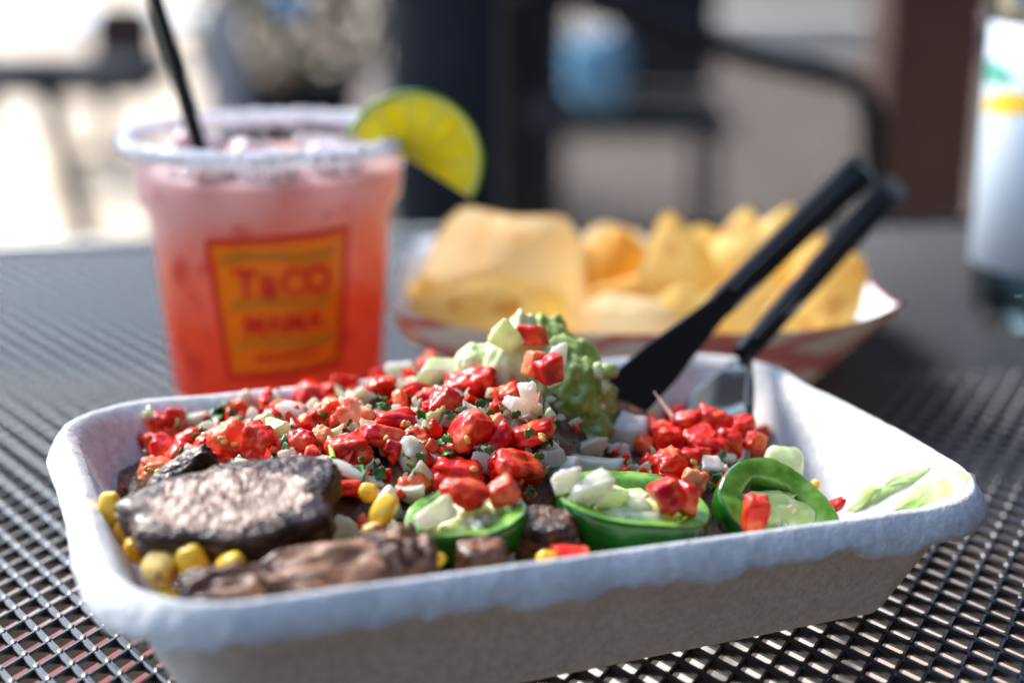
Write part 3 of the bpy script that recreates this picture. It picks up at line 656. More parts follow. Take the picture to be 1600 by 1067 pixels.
for k, (x0, y0, x1, y1) in enumerate(((545, 612, 560, 640), (512, 672, 520, 715), (1075, 745, 1080, 785))):
    p0, p1 = hit(x0, y0), hit(x1, y1); r = ray(x0, y0).normalized() * .0065
    tag(sweep('cilantro_sprig', [p0 - r, (p0 + p1) / 2 - r * 1.1, p1 - r], .0006, stem_m), ('short green stem lying over the tomatoes behind the steak', 'yellow green stem upright before the blocky tomato', 'yellow green stem on the tomato over the middle jalapeno')[k], 'stem')

# labels for the salsa pieces: ordinal from the left within each heap
from collections import defaultdict
by = defaultdict(list)
for kind, look, where, px, o in REG: by[(kind, look, where)].append((px, o))
ORD = ['first', 'second', 'third', 'fourth', 'fifth', 'sixth', 'seventh', 'eighth', 'ninth', 'tenth', 'eleventh', 'twelfth', 'thirteenth', 'fourteenth', 'fifteenth', 'sixteenth', 'seventeenth', 'eighteenth', 'nineteenth', 'twentieth', 'twenty-first', 'twenty-second', 'twenty-third', 'twenty-fourth', 'twenty-fifth', 'twenty-sixth', 'twenty-seventh', 'twenty-eighth', 'twenty-ninth', 'thirtieth']
for (kind, look, where), lst in by.items():
    noun = kind.replace('_', ' '); lst.sort(key=lambda q: q[0])
    for k, (px, o) in enumerate(lst):
        pos = '' if len(lst) == 1 else f', number {k + 1} from the left' if k >= len(ORD) else f', {ORD[k]} from the left' if k < len(lst) - 1 or len(lst) < 3 else ', rightmost'
        tag(o, f'{look} {noun} in {where}{pos}', kind.split('_')[0], f'{noun}s in {where}')

# ------------------------------------------------------------------ cup of red drink
CUP = Vector((-.0775, .475, .0004))
CPROF = [(.0335, .0), (.0342, .0012), (.0388, .062), (.0396, .0638), (.0416, .0660), (.0436, .0828)]
def cup_r(z): return lerp_prof(z, [(b, a) for a, b in CPROF])
m, t, N, L, b = node_mat('cup_plastic')
N.remove(b); out = N['Material Output']
tr = N.new('ShaderNodeBsdfTransparent'); tr.inputs[0].default_value = (.97, .97, .98, 1)
tl = N.new('ShaderNodeBsdfTranslucent'); tl.inputs[0].default_value = (.86, .87, .92, 1)
df = N.new('ShaderNodeBsdfDiffuse'); df.inputs[0].default_value = (.86, .87, .92, 1)
gl = N.new('ShaderNodeBsdfGlossy'); gl.inputs['Roughness'].default_value = .06
lw = N.new('ShaderNodeFresnel'); lw.inputs[0].default_value = 1.45
m1 = N.new('ShaderNodeMixShader'); m1.inputs[0].default_value = .5; L.new(tl.outputs[0], m1.inputs[1]); L.new(df.outputs[0], m1.inputs[2])
m2 = N.new('ShaderNodeMixShader'); m2.inputs[0].default_value = .015; L.new(tr.outputs[0], m2.inputs[1]); L.new(m1.outputs[0], m2.inputs[2])
m3 = N.new('ShaderNodeMixShader'); fm = N.new('ShaderNodeMath'); fm.operation = 'MULTIPLY'; fm.inputs[1].default_value = .45; L.new(lw.outputs[0], fm.inputs[0]); L.new(fm.outputs[0], m3.inputs[0]); L.new(m2.outputs[0], m3.inputs[1]); L.new(gl.outputs[0], m3.inputs[2]); L.new(m3.outputs[0], out.inputs[0])
cup_m = m
rim_m = pmat('cup_rim_plastic', (.90, .91, .95), rough=.25, tl=.5)
cup = empty('plastic_cup', CUP); tag(cup, 'clear plastic cup of red drink with orange printed logo and salted rim', 'cup')
lathe('wall', CPROF, cup_m, cup, n=128)
lathe('rim', [(.0436, .0826), (.0448, .0822), (.0462, .0832), (.0466, .0848), (.0462, .0864), (.0450, .0872), (.0438, .0866), (.0434, .0848)], rim_m, cup, n=128, closed=True)
lathe('base', [(.0, .0006), (.031, .0006), (.0336, .0)], cup_m, cup, n=64)
# salt crystals on the rim: uncountable
V, F = [], []
for k in range(1500):
    a = rnd.uniform(0, 2 * math.pi); den = .5 + .5 * noise.noise(Vector((math.cos(a) * 1.4, math.sin(a) * 1.4, 3)))
    if rnd.random() > .25 + den: continue
    z = .0870 - abs(rnd.gauss(0, .0032)); rr_ = (.0464 if z > .0835 else cup_r(z) + .0004) if rnd.random() < .8 else cup_r(min(z, .0825)) - .001
    if z > .0863: rr_ = rnd.uniform(.0440, .0460); z = .0873
    c = Vector((rr_ * math.cos(a), rr_ * math.sin(a), z)); s = rnd.uniform(.00025, .0006); e = Euler((rnd.uniform(0, 3), rnd.uniform(0, 3), 0)).to_matrix(); b0 = len(V)
    V += [c + e @ Vector((x * s, y * s, z_ * s)) for x in (-1, 1) for y in (-1, 1) for z_ in (-1, 1)]
    F += [tuple(b0 + q for q in f) for f in ((0, 1, 3, 2), (4, 6, 7, 5), (0, 4, 5, 1), (2, 3, 7, 6), (0, 2, 6, 4), (1, 5, 7, 3))]
salt_m = pmat('salt', (.94, .94, .95), rough=.3, tl=.45)
tag(mesh('salt_grains', V, F, salt_m, cup, smooth=False), None, None, kind='stuff')
# the drink itself: pale and icy on top, strawberry red below
m, t, N, L, b = node_mat('red_drink')
tc = N.new('ShaderNodeTexCoord'); sx = N.new('ShaderNodeSeparateXYZ'); L.new(tc.outputs['Generated'], sx.inputs[0])
nz1 = N.new('ShaderNodeTexNoise'); nz1.inputs['Scale'].default_value = 45; nz1.inputs['Detail'].default_value = 2; L.new(tc.outputs['Object'], nz1.inputs['Vector'])
nz2 = N.new('ShaderNodeTexNoise'); nz2.inputs['Scale'].default_value = 75; nz2.inputs['Detail'].default_value = 3; L.new(tc.outputs['Object'], nz2.inputs['Vector'])
ma = N.new('ShaderNodeMath'); ma.operation = 'MULTIPLY_ADD'; ma.inputs[1].default_value = .45; L.new(nz1.outputs['Fac'], ma.inputs[0]); L.new(sx.outputs['Z'], ma.inputs[2])
mb = N.new('ShaderNodeMath'); mb.operation = 'MULTIPLY_ADD'; mb.inputs[1].default_value = -.22; L.new(sx.outputs['X'], mb.inputs[0]); L.new(ma.outputs[0], mb.inputs[2])
cr = N.new('ShaderNodeValToRGB'); cr.color_ramp.elements[0].position = .12; cr.color_ramp.elements[0].color = (.96, .06, .014, 1)
cr.color_ramp.elements[1].position = 1.0; cr.color_ramp.elements[1].color = (.98, .74, .72, 1)
for pos, c in ((.50, (.97, .12, .035, 1)), (.74, (.98, .30, .18, 1)), (.90, (.98, .52, .44, 1))):
    e_ = cr.color_ramp.elements.new(pos); e_.color = c
L.new(mb.outputs[0], cr.inputs[0])
mr = N.new('ShaderNodeMapRange'); mr.inputs[1].default_value, mr.inputs[2].default_value = .56, .66; L.new(nz2.outputs['Fac'], mr.inputs[0])
mm = N.new('ShaderNodeMath'); mm.operation = 'MULTIPLY'; mm.inputs[1].default_value = .65; L.new(mr.outputs[0], mm.inputs[0])
mx = N.new('ShaderNodeMix'); mx.data_type = 'RGBA'; mx.inputs[7].default_value = (.66, .02, .016, 1); L.new(mm.outputs[0], mx.inputs[0]); L.new(cr.outputs[0], mx.inputs[6]); L.new(mx.outputs[2], b.inputs['Base Color'])
b.inputs['Subsurface Weight'].default_value = .5; b.inputs['Subsurface Radius'].default_value = (1, .35, .22); b.inputs['Subsurface Scale'].default_value = .006; b.inputs['Specular IOR Level'].default_value = 0; b.inputs['Roughness'].default_value = .25
outn = N['Material Output']; tlb = N.new('ShaderNodeBsdfTranslucent'); gm = N.new('ShaderNodeGamma'); gm.inputs[1].default_value = .75; L.new(mx.outputs[2], gm.inputs[0]); L.new(gm.outputs[0], tlb.inputs[0])
msx = N.new('ShaderNodeMixShader'); msx.inputs[0].default_value = .6; L.new(b.outputs[0], msx.inputs[1]); L.new(tlb.outputs[0], msx.inputs[2]); L.new(msx.outputs[0], outn.inputs[0])
drink_m = m
LV = .0765; dp = [(.0, .0014), (.0325, .0014)] + [(cup_r(z) - .0009, z) for z in (.003, .02, .04, .0615, .0640, .0662, .0715, LV - .001)] + [(cup_r(LV) - .0020, LV), (.03, LV + .0006), (.0, LV + .0006)]
drink = lathe('red_drink', dp, drink_m, None, n=96, loc=CUP); tag(drink, 'strawberry red slushy drink filling the plastic cup', 'drink')
ice_m = pmat('pink_ice', (.86, .60, .60), (.88, .74, .74), ns=80, rough=.12, trans=.35, sss=(.5, (1, .7, .7), .006), bump=(120, .3, .001))
for k, (x, y, s) in enumerate(((-.020, -.020, .009), (.004, -.028, .010), (.022, -.016, .009), (-.004, .004, .010), (.016, .016, .009), (-.024, .012, .009), (.024, .002, .007), (-.012, -.030, .006))):
    o = chunk('ice_cube', (s, s * .9, s * .7), ice_m, (rj(25), rj(25), rj(90)), CUP + Vector((x, y, LV - .001 + (k % 3) * .0012)), sub=3, p=8, nz=.06, seed=200 + k)
    tag(o, f'pink tinted ice cube floating in the drink, {ORD[sorted((-.020, .004, .022, -.004, .016, -.024, .024, -.012)).index(x)]} from the left', 'ice cube', 'ice cubes floating in the drink')
# print on the cup: angle 0 faces the camera
PHI0 = math.atan2(-CUP.y, -CUP.x)
def on_cup(s, z, off):
    z = z * .955 + .0080; s = s * .90 + .0018
    r = cup_r(z) + off; a = PHI0 + s / .0385
    return Vector((r * math.cos(a), r * math.sin(a), z))
pr = lambda n, c, r=.4: pmat(n, c, rough=r, spec=.3)
m, t, N, L, b = node_mat('orange_print'); b.inputs['Base Color'].default_value = (1, .30, .004, 1); b.inputs['Roughness'].default_value = .4
tr = N.new('ShaderNodeBsdfTransparent'); tr.inputs[0].default_value = (1, .80, .12, 1); ms = N.new('ShaderNodeMixShader'); ms.inputs[0].default_value = .5
L.new(tr.outputs[0], ms.inputs[1]); L.new(b.outputs[0], ms.inputs[2]); L.new(ms.outputs[0], N['Material Output'].inputs[0])
orange_p = m
red_p = pr('red_print', (.66, .012, .008)); olive_p = pr('olive_print', (.34, .20, .012))
def cup_poly(name, quad, mat, off, nx=24, ny=12, label=None):
    V = []
    for i in range(nx + 1):
        for j in range(ny + 1):
            a, c = i / nx, j / ny
            s = (quad[0][0] * (1 - a) + quad[1][0] * a) * (1 - c) + (quad[3][0] * (1 - a) + quad[2][0] * a) * c
            z = (quad[0][1] * (1 - a) + quad[1][1] * a) * (1 - c) + (quad[3][1] * (1 - a) + quad[2][1] * a) * c
            V.append(on_cup(s, z, off))
    o = mesh(name, V, grid_faces(nx + 1, ny + 1), mat, logo)
    if label: o['label'] = label
    return o
def cup_line(name, pts, wid, mat, off):
    V = []
    for i, (s, z) in enumerate(pts):
        a, c = pts[max(0, i - 1)], pts[min(len(pts) - 1, i + 1)]; tx, tz = c[0] - a[0], c[1] - a[1]; ln = math.hypot(tx, tz) or 1
        V += [on_cup(s - tz / ln * wid / 2, z + tx / ln * wid / 2, off), on_cup(s + tz / ln * wid / 2, z - tx / ln * wid / 2, off)]
    return mesh(name, V, grid_faces(len(pts), 2), mat, logo)
logo = empty('printed_logo'); logo.parent = cup
# panel corners (s to the right seen from the camera, z up)
Q = [(-.0205, .0085), (.0215, .0110), (.0245, .0560), (-.0245, .0535)]
cup_poly('print_panel', Q, orange_p, .00025)
bp = []
for a, c in zip(Q, Q[1:] + Q[:1]):
    for k in range(14): bp.append((a[0] + (c[0] - a[0]) * k / 14 + .0003 * noise.noise(Vector((k * .5, a[0] * 100, 0))), a[1] + (c[1] - a[1]) * k / 14))
bp.append(bp[0]); bp.append(bp[1])
cup_line('print_border', bp, .0022, red_p, .00045)
for z0, s0, s1, rise in ((.0487, -.0190, .0195, .0014), (.0335, -.0178, .0190, .0016), (.0203, -.0165, .0180, .0014)):
    cup_line('print_stripe', [(s0 + (s1 - s0) * k / 20, z0 + rise * (k / 20 - .5) + .0009 * math.sin(k / 20 * 6.0) - (.0014 if k in (0,) else 0)) for k in range(21)], .0016, olive_p, .00045)
dg = None
def cup_text(ch, s, z, size, fat, name='letter'):
    cu = bpy.data.curves.new(name, 'FONT'); cu.body = ch; cu.size = size; cu.offset = fat; cu.align_x = 'CENTER'; cu.resolution_u = 4
    o = bpy.data.objects.new(name, cu); COL.objects.link(o); bpy.context.view_layer.update()
    me = bpy.data.meshes.new_from_object(o.evaluated_get(bpy.context.evaluated_depsgraph_get())); bpy.data.objects.remove(o); bpy.data.curves.remove(cu)
    for v in me.vertices: p_ = on_cup(s + v.co.x, z + v.co.y, .00062); v.co = p_
    me.materials.clear(); me.materials.append(red_p); ob = bpy.data.objects.new(name, me); COL.objects.link(ob); ob.parent = logo; return ob
for ch, s, z, sz in (('T', -.0118, .0358, .0128), ('a', -.0042, .0360, .0138), ('C', .0040, .0362, .0124), ('O', .0128, .0366, .0124)): cup_text(ch, s, z, sz, .0002 if ch == 'C' else .00042)
for ch, s, z, sz in (('M', -.0098, .0232, .0095), ('A', -.0026, .0234, .0095), ('M', .0044, .0236, .0095), ('A', .0116, .0239, .0095)): cup_text(ch, s, z, sz, .00025)
# the third line is an unreadable row of tiny marks
for k in range(11):
    s = -.0105 + k * .0021; cup_poly('small_mark', [(s, .0140 + k * .0001), (s + .0014, .0140 + k * .0001), (s + .0014, .0164 + k * .0001), (s, .0162 + k * .0001)], red_p, .0006, 2, 2)
# straw
s0, s1 = aty(306, 212, .474), aty(243, 0, .486); d = (s1 - s0)
straw = sweep('drinking_straw', [s0 - d * .62 + Vector((.004, 0, 0)), s0 - d * .2, s0, s0 + d * .5, s1, s1 + d * .55], .0027, black_pl, n=20); tag(straw, 'thin black plastic straw leaning in the drink cup', 'straw')
# lime half wheel
lc = aty(645, 252, .4605)
lime = empty('lime_slice', lc); tag(lime, 'half lime wheel slotted onto the right rim of the cup', 'lime'); lime.rotation_euler = (R(-6), 0, R(8))
m_rind = pmat('lime_rind', (.10, .30, .012), (.20, .42, .02), ns=200, rough=.3, bump=(900, .3, .0004), coat=.3)
m_pith = pmat('lime_pith', (.84, .86, .45), rough=.45, tl=.6)
m_pulp = pmat('lime_pulp', (.97, .86, .06), (.97, .90, .22), ns=260, rough=.22, sss=(.6, (1, .95, .25), .004), bump=(600, .5, .0006), coat=.2, vec=(1, .4, 1), tl=.8)
LR, LT, A0, A1 = .0216, .0058, R(-34), R(156)
def arc_solid(name, r0, r1, a0, a1, th, mat, n=40, dome=0):
    V = []
    for i in range(n + 1):
        a = a0 + (a1 - a0) * i / n
        for r, y in ((r0, -th / 2), ((r0 + r1) / 2, -th / 2 - dome), (r1, -th / 2 + .0002), (r1, th / 2 - .0002), ((r0 + r1) / 2, th / 2 + dome), (r0, th / 2)):
            V.append((r * math.cos(a), y, r * math.sin(a)))
    F_ = grid_faces(n + 1, 6, False, True) + [tuple(range(5, -1, -1)), tuple(range(n * 6, n * 6 + 6))]
    return mesh(name, V, F_, mat, lime, smooth=False)
arc_solid('rind', LR - .0009, LR, A0, A1, LT, m_rind)
arc_solid('pith', .0002, LR - .00095, A0, A1, LT - .0012, m_pith)
ns_ = 6
for k in range(ns_):
    a0 = A0 + (A1 - A0) * k / ns_ + .03; a1 = A0 + (A1 - A0) * (k + 1) / ns_ - .03
    arc_solid('segment', .0012, LR - .0026, a0, a1, LT - .0004, m_pulp, n=10, dome=.0004)

# ------------------------------------------------------------------ chip basket
m, t, N, L, b = node_mat('red_check_paper')
tc = N.new('ShaderNodeTexCoord'); sx = N.new('ShaderNodeSeparateXYZ'); L.new(tc.outputs['Object'], sx.inputs[0])
def mth(op, a, c=None, v=None):
    n = N.new('ShaderNodeMath'); n.operation = op
    L.new(a, n.inputs[0])
    if c is not None: L.new(c, n.inputs[1])
    if v is not None: n.inputs[1].default_value = v
    return n.outputs[0]
sxy = mth('ADD', sx.outputs['X'], mth('MULTIPLY', sx.outputs['Y'], v=.55))
sl = mth('ADD', sxy, mth('MULTIPLY', sx.outputs['Z'], v=-.7)); sm = mth('ADD', sx.outputs['Z'], mth('MULTIPLY', sxy, v=.25))
def band(x, per, duty): return mth('LESS_THAN', mth('FRACT', mth('DIVIDE', mth('ADD', x, v=5.0), v=per)), v=duty)
red = mth('MAXIMUM', mth('MULTIPLY', band(sl, .030, .30), v=.85), mth('MULTIPLY', band(sm, .026, .30), v=.85))
thin = mth('MULTIPLY', band(sl, .0075, .22), v=.28)
fac = mth('MAXIMUM', red, thin)
mx = N.new('ShaderNodeMix'); mx.data_type = 'RGBA'; mx.inputs[6].default_value = (.74, .73, .71, 1); mx.inputs[7].default_value = (.55, .025, .03, 1)
L.new(fac, mx.inputs[0]); L.new(mx.outputs[2], b.inputs['Base Color']); b.inputs['Roughness'].default_value = .6
check_m = m
bk = empty('paper_basket', (.0405, .515, 0)); tag(bk, 'white paper boat with red checked outside holding the tortilla chips', 'basket')
def rrect(x0, x1, y0, y1, r, n=12, m_=16):
    P = []
    for cx, cy, a0, (ex, ey) in ((x1 - r, y1 - r, 0, (-1, 0)), (x0 + r, y1 - r, 90, (0, -1)), (x0 + r, y0 + r, 180, (1, 0)), (x1 - r, y0 + r, 270, (0, 1))):
        for k in range(n): a = R(a0 + 90 * k / n); P.append((cx + r * math.cos(a), cy + r * math.sin(a)))
        px, py = cx + r * math.cos(R(a0 + 90)), cy + r * math.sin(R(a0 + 90)); ln = (x1 - x0 - 2 * r) if ex else (y1 - y0 - 2 * r)
        for k in range(m_): P.append((px + ex * ln * k / m_, py + ey * ln * k / m_))
    return P
def basket_shell(name, off, mat):
    bot = rrect(-.060 + off, .060 - off, -.037 + off, .036 - off, .006); top = rrect(-.079 + off, .080 - off, -.086 + off, .085 - off, .012); V = []
    for (bx, by), (tx, ty) in zip(bot, top):
        cn = min(1, max(0, (abs(tx) / .079) * (abs(ty) / .085)) ** 5); zr = (.033 if ty < .03 else .033 - .010 * min(1, (ty - .03) / .03)) + .012 * cn * (1 if ty < .03 else .2)
        for k in range(6):
            a = k / 5; V.append((bx + (tx - bx) * a, by + (ty - by) * a + .002 * noise.noise(Vector((tx * 40, ty * 40, 0))) * a, .0006 + off + zr * a - (off if a == 1 else 0)))
    n = len(bot); F_ = grid_faces(n, 6, True); F_.append(tuple(i * 6 for i in range(n - 1, -1, -1)))
    return mesh(name, V, F_, mat, bk)
basket_shell('outer_side', 0, check_m); basket_shell('inner_side', .0007, paper_w)

def chip(label, corners, mat, th=.0017, bulge=.003, sd_=0):
    """corners: (px, py, depth); a crisp curved plate with rounded tips"""
    P3 = [aty(*c) for c in corners]
    for _ in range(2):
        Qn = []
        for a, c in zip(P3, P3[1:] + P3[:1]): Qn += [a * .84 + c * .16, a * .16 + c * .84]
        P3 = Qn
    P = []
    for a, c in zip(P3, P3[1:] + P3[:1]):
        for k in range(3): P.append(a + (c - a) * k / 3)
    ce = sum(P, Vector()) / len(P); nrm = (P[0] - ce).cross(P[len(P) // 3] - ce).normalized()
    if nrm.y > 0: nrm = -nrm
    rings = [0.02, .2, .4, .6, .8, .93, 1.0]; V = []
    for side in (0, 1):
        for rr in rings:
            for q in P:
                v = ce + (q - ce) * rr
                h = bulge * (1 - rr * rr) + .0022 * noise.noise(v * 45 + Vector((sd_, 0, 0))) + .0008 * noise.noise(v * 190)
                V.append(v + nrm * (h + (th / 2 if side == 0 else -th / 2) * (1 if rr < 1 else .55)) - ce)
    n = len(P); nr = len(rings); F_ = []
    for side in (0, 1):
        b0 = side * n * nr
        for i in range(nr - 1):
            for j in range(n):
                f = (b0 + i * n + j, b0 + i * n + (j + 1) % n, b0 + (i + 1) * n + (j + 1) % n, b0 + (i + 1) * n + j); F_.append(f if side else tuple(reversed(f)))
        F_.append(tuple(b0 + j for j in range(n)))
    for j in range(n): F_.append(((nr - 1) * n + j, (nr - 1) * n + (j + 1) % n, n * nr + (nr - 1) * n + (j + 1) % n, n * nr + (nr - 1) * n + j))
    o = mesh('tortilla_chip', V, F_, mat); o.location = ce; return tag(o, label, 'tortilla chip', 'tortilla chips in the paper boat')
CHIPS = [('large pale folded tortilla chip at the back left beside the lime', [(622, 490, .512), (712, 318, .530), (800, 338, .515), (885, 335, .512), (918, 395, .508), (905, 520, .495)], chip_p, .006),
         ('wide golden tortilla chip at the front left', [(618, 512, .474), (655, 462, .480), (765, 428, .472), (880, 452, .468), (888, 510, .464), (860, 545, .460)], chip_m, .006),
         ('golden tortilla chip leaning in the left end of the boat', [(616, 490, .486), (650, 430, .494), (720, 446, .492), (710, 530, .478), (630, 532, .478)], chip_m, .003),
         ('small orange tortilla chip beside the cup', [(634, 478, .500), (690, 452, .504), (735, 495, .496), (690, 540, .484), (640, 535, .486)], chip_o, .003),
         ('small golden tortilla chip between the big pale chip and pointed chip', [(915, 370, .512), (975, 352, .512), (1012, 400, .508), (960, 470, .498), (912, 450, .500)], chip_o, .004),
         ('pale wavy tortilla chip low in the centre front', [(895, 480, .470), (950, 455, .476), (1040, 470, .475), (1085, 500, .470), (1070, 550, .460), (910, 550, .460)], chip_p, .004),
         ('orange tortilla chip tucked behind the wavy chip', [(915, 450, .488), (1000, 425, .492), (1075, 460, .488), (1060, 520, .478), (920, 520, .478)], chip_o, .003),
         ('tall pointed yellow tortilla chip in the centre', [(990, 440, .498), (1038, 318, .515), (1110, 390, .508), (1140, 480, .495), (1050, 520, .488)], chip_m, .004),
         ('tall pale tortilla chip behind the knife handle', [(1080, 420, .525), (1165, 316, .540), (1190, 350, .536), (1245, 312, .540), (1230, 470, .520), (1110, 510, .510)], chip_m, .005),
         ('yellow tortilla chip between knife and fork handles', [(1060, 470, .490), (1180, 420, .498), (1240, 450, .494), (1190, 540, .476), (1080, 550, .470)], chip_m, .004),
         ('broad golden tortilla chip at the right end', [(1180, 500, .478), (1245, 425, .492), (1345, 385, .502), (1366, 470, .490), (1350, 508, .480), (1190, 545, .468)], chip_m, .004),
         ('golden tortilla chip half hidden behind the fork handle', [(1230, 430, .515), (1290, 395, .520), (1330, 440, .512), (1300, 500, .500), (1230, 510, .500)], chip_o, .003),
         ('pale tortilla chip standing at the back behind the orange chip', [(880, 420, .545), (930, 345, .555), (1010, 362, .552), (1030, 470, .535), (900, 480, .535)], chip_p, .004),
         ('yellow tortilla chip standing at the back centre', [(1020, 430, .555), (1085, 348, .565), (1150, 372, .562), (1160, 470, .545), (1040, 490, .540)], chip_m, .004),
         ('golden tortilla chip at the back right', [(1180, 420, .560), (1255, 350, .568), (1320, 390, .560), (1330, 480, .545), (1200, 490, .545)], chip_m, .004),
         ('broken tortilla chip in the front right corner of the boat', [(1270, 480, .482), (1340, 450, .490), (1385, 470, .488), (1375, 510, .480), (1290, 525, .474)], chip_m, .003),
         ('small golden tortilla chip in front of the pointed chip', [(985, 500, .472), (1060, 440, .480), (1120, 470, .478), (1130, 545, .464), (1010, 550, .464)], chip_m, .003),
         ('tortilla chip lying flat at the bottom of the boat', [(700, 520, .500), (900, 470, .530), (1150, 480, .530), (1250, 520, .500), (950, 560, .480)], chip_m, .003)]
for k, (lab, cs, mt, bu) in enumerate(CHIPS): chip(lab, cs, mt, bulge=bu, sd_=k * 3.1)

# ------------------------------------------------------------------ black plastic knife and fork
def cutlery_axis(p0, p1):
    d = (p1 - p0).normalized(); mid = (p0 + p1) / 2; tocam = (CAM - mid).normalized(); wd = d.cross(tocam).normalized(); return d, wd, wd.cross(d).normalized()
kn = empty('plastic_knife', aty(985, 612, .366)); tag(kn, 'black plastic knife leaning in the tray left of the fork', 'knife')
p0, p1 = aty(985, 612, .366), aty(1348, 262, .500); d, wd, nd = cutlery_axis(p0, p1); O_ = kn.location
L_ = (p1 - p0).length
def ksec(tt, w_, th): return (p0 + d * (L_ * tt) - O_, wd, w_, nd, th)
loft_rect('handle', [ksec(.30, .0072, .0030), (ksec(.34, .0080, .0034)), ksec(.6, .0092, .0036), ksec(.9, .0112, .0036), ksec(.985, .0118, .0034), ksec(1.0, .0104, .0028)], black_pl, kn, .0010)
loft_rect('handle_rib', [((Vector(ksec(tt, 1, 1)[0]) + nd * .0019), wd, .0028, nd, .0012) for tt in (.36, .6, .9, .96)], black_pl, kn, .0004)
loft_rect('blade', [ksec(.305, .0070, .0026), ksec(.22, .0090, .0022), ksec(.1, .0125, .0016), ksec(-.05, .0135, .0013), ksec(-.20, .0110, .0011), ksec(-.26, .0040, .0010)], black_pl, kn, .0004)
fk = empty('plastic_fork', aty(1160, 556, .392)); tag(fk, 'black plastic fork leaning in the tray right of the knife', 'fork')
p0, p1 = aty(1160, 556, .392), aty(1398, 288, .500); d, wd, nd = cutlery_axis(p0, p1); O_ = fk.location; L_ = (p1 - p0).length
loft_rect('handle', [ksec(0, .0056, .0032), ksec(.2, .0068, .0034), ksec(.6, .0086, .0036), ksec(.93, .0104, .0036), ksec(1.0, .0094, .0028)], black_pl, fk, .0010)
loft_rect('handle_rib', [((Vector(ksec(tt, 1, 1)[0]) + nd * .0019), wd, .0024, nd, .0012) for tt in (.05, .4, .92)], black_pl, fk, .0004)
# head: a shallow scoop that faces up to the left, tines buried in the food
fn_ = Vector((-.62, -.52, .58)).normalized(); hw = fn_.cross((aty(1112, 660, .366) - aty(1158, 560, .391)).normalized()).normalized()
hp = [(aty(1158, 560, .391), .0062), (aty(1146, 580, .386), .0110), (aty(1130, 604, .380), .0185), (aty(1122, 632, .374), .0215), (aty(1116, 690, .358), .0222)]
V = []; nx = 9
for side in (0, 1):
    for i, (c, w_) in enumerate(hp):
        tdir = (hp[min(i + 1, 4)][0] - hp[max(i - 1, 0)][0]).normalized(); nn = hw.cross(tdir).normalized()
        if nn.dot(CAM - c) < 0: nn = -nn
        for k in range(nx):
            s = k / (nx - 1) * 2 - 1; V.append(c + hw * (s * w_ / 2) + nn * (.0012 * s * s * (w_ / .022) - side * .0016) - O_)
n5 = 5 * nx; F_ = grid_faces(5, nx) + [tuple(reversed([q + n5 for q in f])) for f in grid_faces(5, nx)]
for i in range(4): F_ += [(i * nx, i * nx + n5, (i + 1) * nx + n5, (i + 1) * nx), (i * nx + nx - 1, (i + 1) * nx + nx - 1, (i + 1) * nx + nx - 1 + n5, i * nx + nx - 1 + n5)]
F_ += [tuple([4 * nx + k for k in range(nx)] + [4 * nx + k + n5 for k in range(nx - 1, -1, -1)]), tuple([k for k in range(nx)] + [k + n5 for k in range(nx - 1, -1, -1)])]
mesh('head', V, F_, black_pl, fk)
for k in range(4):
    c = hp[4][0] + hw * ((k - 1.5) * .0058) - O_; td = (hp[4][0] - hp[3][0]).normalized()
    loft_rect('tine', [(c + td * .0002, hw, .0036, hw.cross(td), .0016), (c + td * .010, hw, .0032, hw.cross(td), .0015), (c + td * .019, hw, .0012, hw.cross(td), .001)], black_pl, fk, .0004)

# ------------------------------------------------------------------ bottle at the right
bo = empty('glass_bottle', (.2105, .566, .0004)); tag(bo, 'clear glass bottle with white label at the right edge of the table', 'bottle')
m, t, N, L, b = node_mat('bottle_glass'); N.remove(b); out = N['Material Output']
tr = N.new('ShaderNodeBsdfTransparent'); tr.inputs[0].default_value = (.72, .86, .90, 1); gl = N.new('ShaderNodeBsdfGlossy'); gl.inputs['Roughness'].default_value = .04
fr = N.new('ShaderNodeFresnel'); fr.inputs[0].default_value = 1.6; ms = N.new('ShaderNodeMixShader'); L.new(fr.outputs[0], ms.inputs[0]); L.new(tr.outputs[0], ms.inputs[1]); L.new(gl.outputs[0], ms.inputs[2]); L.new(ms.outputs[0], out.inputs[0])
glass_m = m
lathe('glass_body', [(.0, .0035), (.022, .0028), (.0285, .0006), (.0305, .004), (.0312, .010), (.0312, .115), (.0300, .128), (.0255, .142), (.0190, .155), (.0145, .170), (.0132, .205), (.0134, .222), (.0150, .223), (.0150, .228), (.0135, .229)], glass_m, bo, n=80)
water_m = pmat('pale_water', (.55, .74, .80), rough=.05, trans=.9, ior=1.33)
lathe('water', [(.0, .006), (.027, .0062), (.0285, .012), (.0285, .112), (.0275, .126), (.0, .126)], water_m, bo, n=64)
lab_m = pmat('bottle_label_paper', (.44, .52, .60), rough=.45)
bl_ = lathe('label', [(.0314, .022), (.0318, .0222), (.0318, .1128), (.0314, .113)], lab_m, bo, n=80)
lathe('neck_label', [(.0262, .1415), (.0205, .1535), (.0150, .172), (.0140, .190)], lab_m, bo, n=64)
def on_bottle(a, z): return Vector((.0321 * math.cos(a), .0321 * math.sin(a), z))
PB = math.atan2(-.566, -.2105)
def bpatch(name, a0, a1, pts_lo, pts_hi, mat):
    n = len(pts_lo); V = []
    for i in range(n):
        a = PB + a0 + (a1 - a0) * i / (n - 1); V += [on_bottle(a, pts_lo[i]), on_bottle(a, pts_hi[i])]
    return mesh(name, V, grid_faces(n, 2), mat, bl_)
bpatch('yellow_mark', -1.25, -.30, [.0795, .0800, .0800, .0805, .0815, .083, .085], [.0850, .0870, .0885, .0895, .0895, .0885, .0860], pr('yellow_print', (.80, .50, .03)))
bpatch('green_mark', -1.35, -.75, [.0905, .0905, .0910, .0920], [.0990, .1000, .0990, .0960], pr('green_print', (.06, .32, .24)))
